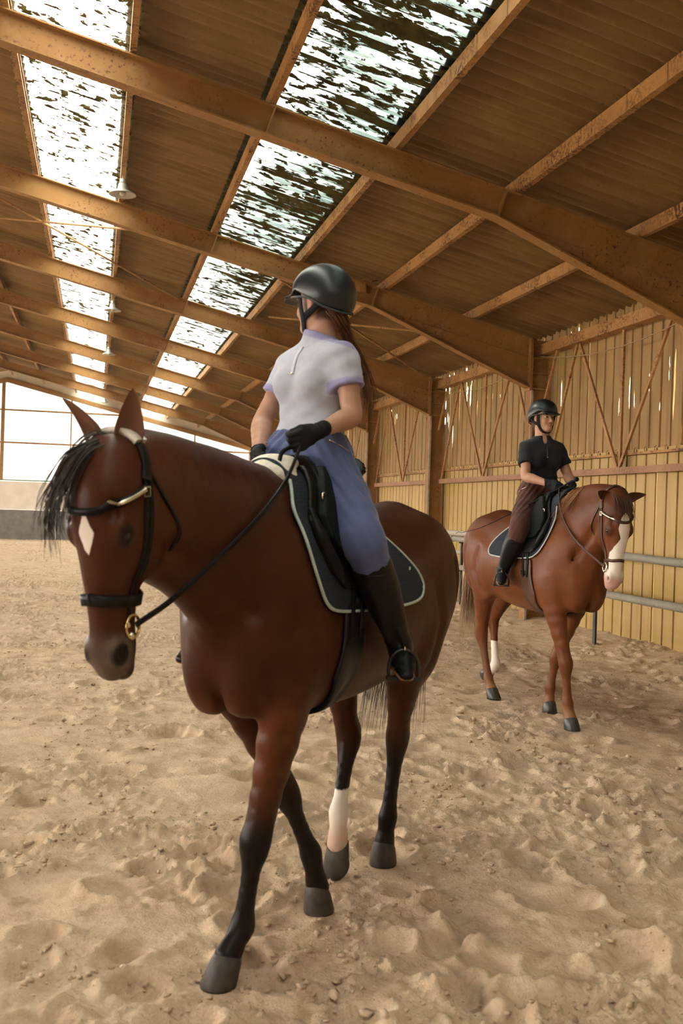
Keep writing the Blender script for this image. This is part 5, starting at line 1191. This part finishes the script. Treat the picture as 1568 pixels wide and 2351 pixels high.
# ================================================================ RAIL FENCE, LOOSE POLES, WHIP
M['pole'] = painted('weathered_round_rail', (.30, .28, .23), (.15, .13, .10), .56)
M['pole_pale'] = painted('pale_round_pole', (.50, .45, .36), (.30, .25, .18), .62)
M['post'] = plain('dark_steel_post', (.05, .055, .055), .5, .4, .2, .3, 10)
XF = 6.05
fr = empty('rail_fence', (XF, 12.0, 0)); tag(fr, 'round-rail fence with dark posts along the clad wall', 'fence')
def PF(o): o.parent = fr; o.matrix_parent_inverse = Matrix.Translation(-fr.location); return o
for y in (2.25, 7.1, 11.95, 16.9):
    m = MB(); m.box((XF + .03, y - .03, -.05), (XF + .036, y + .03, 1.22)); m.box((XF + .0365, y + .024, -.05), (XF + .085, y + .03, 1.22)); po = PF(m.build('post', M['post']))
    for z in (1.17, .69):
        a = np.linspace(0, 2*math.pi, 21); MB().tube([(XF - .01 + .053*math.cos(q), y + .25, z + .053*math.sin(q)) for q in a], .005, 5, False).build('wire_loop', M['post'], None); o = bpy.context.scene.collection.objects[-1]; PF(o)
        m = MB(); m.box((XF - .005, y - .012, z - .075), (XF + .08, y + .012, z - .052)); PF(m.build('rail_bracket', M['post']))
r_i = random.Random(4)
for z in (1.17, .69):
    for (a, b) in ((-2.6, 2.3), (2.2, 7.2), (7.1, 12.0), (11.9, 17.6)):
        P = [(XF - .01 + r_i.uniform(-.006, .006), a + (b - a)*t, z + r_i.uniform(-.008, .008) - .012*4*t*(1 - t)) for t in np.linspace(0, 1, 9)]
        PF(MB().tube(P, np.linspace(.049, .046, 9), 12).build('rail', M['pole'], None, True))
tag(MB().tube([(6.02, 12.9, 1.27), (6.02, 18.05, 1.262)], .046, 12).build('loose_pole', M['pole_pale'], None, True), 'pale loose pole resting on top of the upper rail behind the chestnut horse', 'pole')
tag(MB().tube([(6.17, 13.5, .93), (6.17, 17.5, .93)], .042, 12).build('spare_pole', M['pole_pale'], None, True), 'pale spare pole hung between the two rails behind the chestnut horse', 'pole')
M['bluebit'] = plain('blue_plastic', (.12, .22, .30), .5)
m = MB(); m.prism([(0, 0), (.10, .02), (.07, .16), (.0, .13)], 0, .14); o = m.build('scrap_board', M['bluebit']); o.location = (6.15, 15.5, .05); o.rotation_euler = (0, 0, .5); tag(o, 'small blue plastic piece on the sand by the wall behind the chestnut tail', 'scrap')
# dressage whip in the right hand of the rider in black
w = root_like('whip', horse2, 'long thin black riding whip held by the rider in black', 'whip')
h_ = A_((-.01, -.075, 1.825))
MB().tube(spline([(.16, -.035, 1.888), (.07, -.055, 1.858), h_, (-.28, -.235, 1.672), (-.75, -.355, 1.50), (-1.10, -.40, 1.432)], 8), np.concatenate([np.linspace(.009, .007, 16), np.linspace(.006, .0018, 25)]), 7).build('shaft', M['webbing'], w, True)
mm = MB().lathe([(.0001, -.018), (.016, -.014), (.019, 0), (.010, .02), (.007, .03)], n=12); q = Vector(A_((-.9, -.2, -.31))).to_track_quat('Z', 'Y').to_matrix(); mm.v = [tuple(A_((.165, -.034, 1.890)) + A_(q @ Vector(v))) for v in mm.v]; mm.build('whip_cap', M['webbing'], w, True)
MB().tube([(-1.10, -.40, 1.432), (-1.14, -.41, 1.44), (-1.19, -.415, 1.425)], .0022, 5).build('whip_lash', M['webbing'], w)
# small badges: logo dot on the white sleeve, badge on the navy pad, spur strap on the far boot
def badge(parent, shape, p, r, mat, name):
    p = shape.snap(A_([p], float), .001)[0] if shape else A_(p); N = shape.grad(p[None])[0] if shape else A_((0, 1, 0.)); q = Vector(N).to_track_quat('Z', 'Y').to_matrix()
    m = MB().lathe([(.0001, .003), (r*.7, .0028), (r, 0)], n=10); m.v = [tuple(p + A_(q @ Vector(v))) for v in m.v]; return m.build(name, mat, parent, True)
Y_ = hide1.line([(-.62, 1.37), (-.621, 1.369)], .018, 1)[0]; m = MB().lathe([(.0001, .003), (.006, .0028), (.009, 0)], n=10); m.v = [(Y_[0] + v[0], Y_[1] + v[2], Y_[2] + v[1]) for v in m.v]; m.build('badge', M['piping'], pad1, True)
m = MB().lathe([(.0001, .003), (.006, .0028), (.009, 0)], n=8); m.v = [(-.232 + v[0], .238 + v[2], 2.115 + v[1]) for v in m.v]; m.build('sleeve_logo', M['webbing'], person1, True)

# junction box with its conduit on the second frame
jb = empty('junction_box', (3.60, YF[1] - .05, 4.80)); tag(jb, 'small square junction box on the roof frame above the rider in white', 'electrical box')
m = MB(); m.box((-.075, -.035, -.075), (.075, .035, .075)); m.build('box_body', M['steel'], jb)
m = MB(); m.box((-.065, -.043, -.065), (.065, -.0355, .065)); m.build('cover', M['purlin'], jb)
MB().tube(spline([(.02, 0, .08), (.04, -.01, .12), (.16, -.01, .10), (.24, 0, .12)], 6), .011, 6).build('conduit', M['purlin'], jb, True)
# ================================================================ HAZE VOLUME added inside the hall for the warm glow
t = NT('glow_air'); t.n.remove(t.b); vs = t.new('ShaderNodeVolumeScatter'); vs.inputs['Color'].default_value = (1.0, .80, .55, 1); vs.inputs['Density'].default_value = .0016; vs.inputs['Anisotropy'].default_value = .78
t.link(vs.outputs[0], t.out.inputs['Volume'])
m = MB(); m.prism([(XL + .05, .02), (XW - .3, .02), (XW - .3, zb(XW) - .05), (XR, zb(XR) - .02), (XL + .05, zb(XL) - .05)], YB + .05, YG - .15)
tag(m.build('glow_haze', t.m), 'faint haze added in the hall for a warm glow', 'haze', kind='stuff')
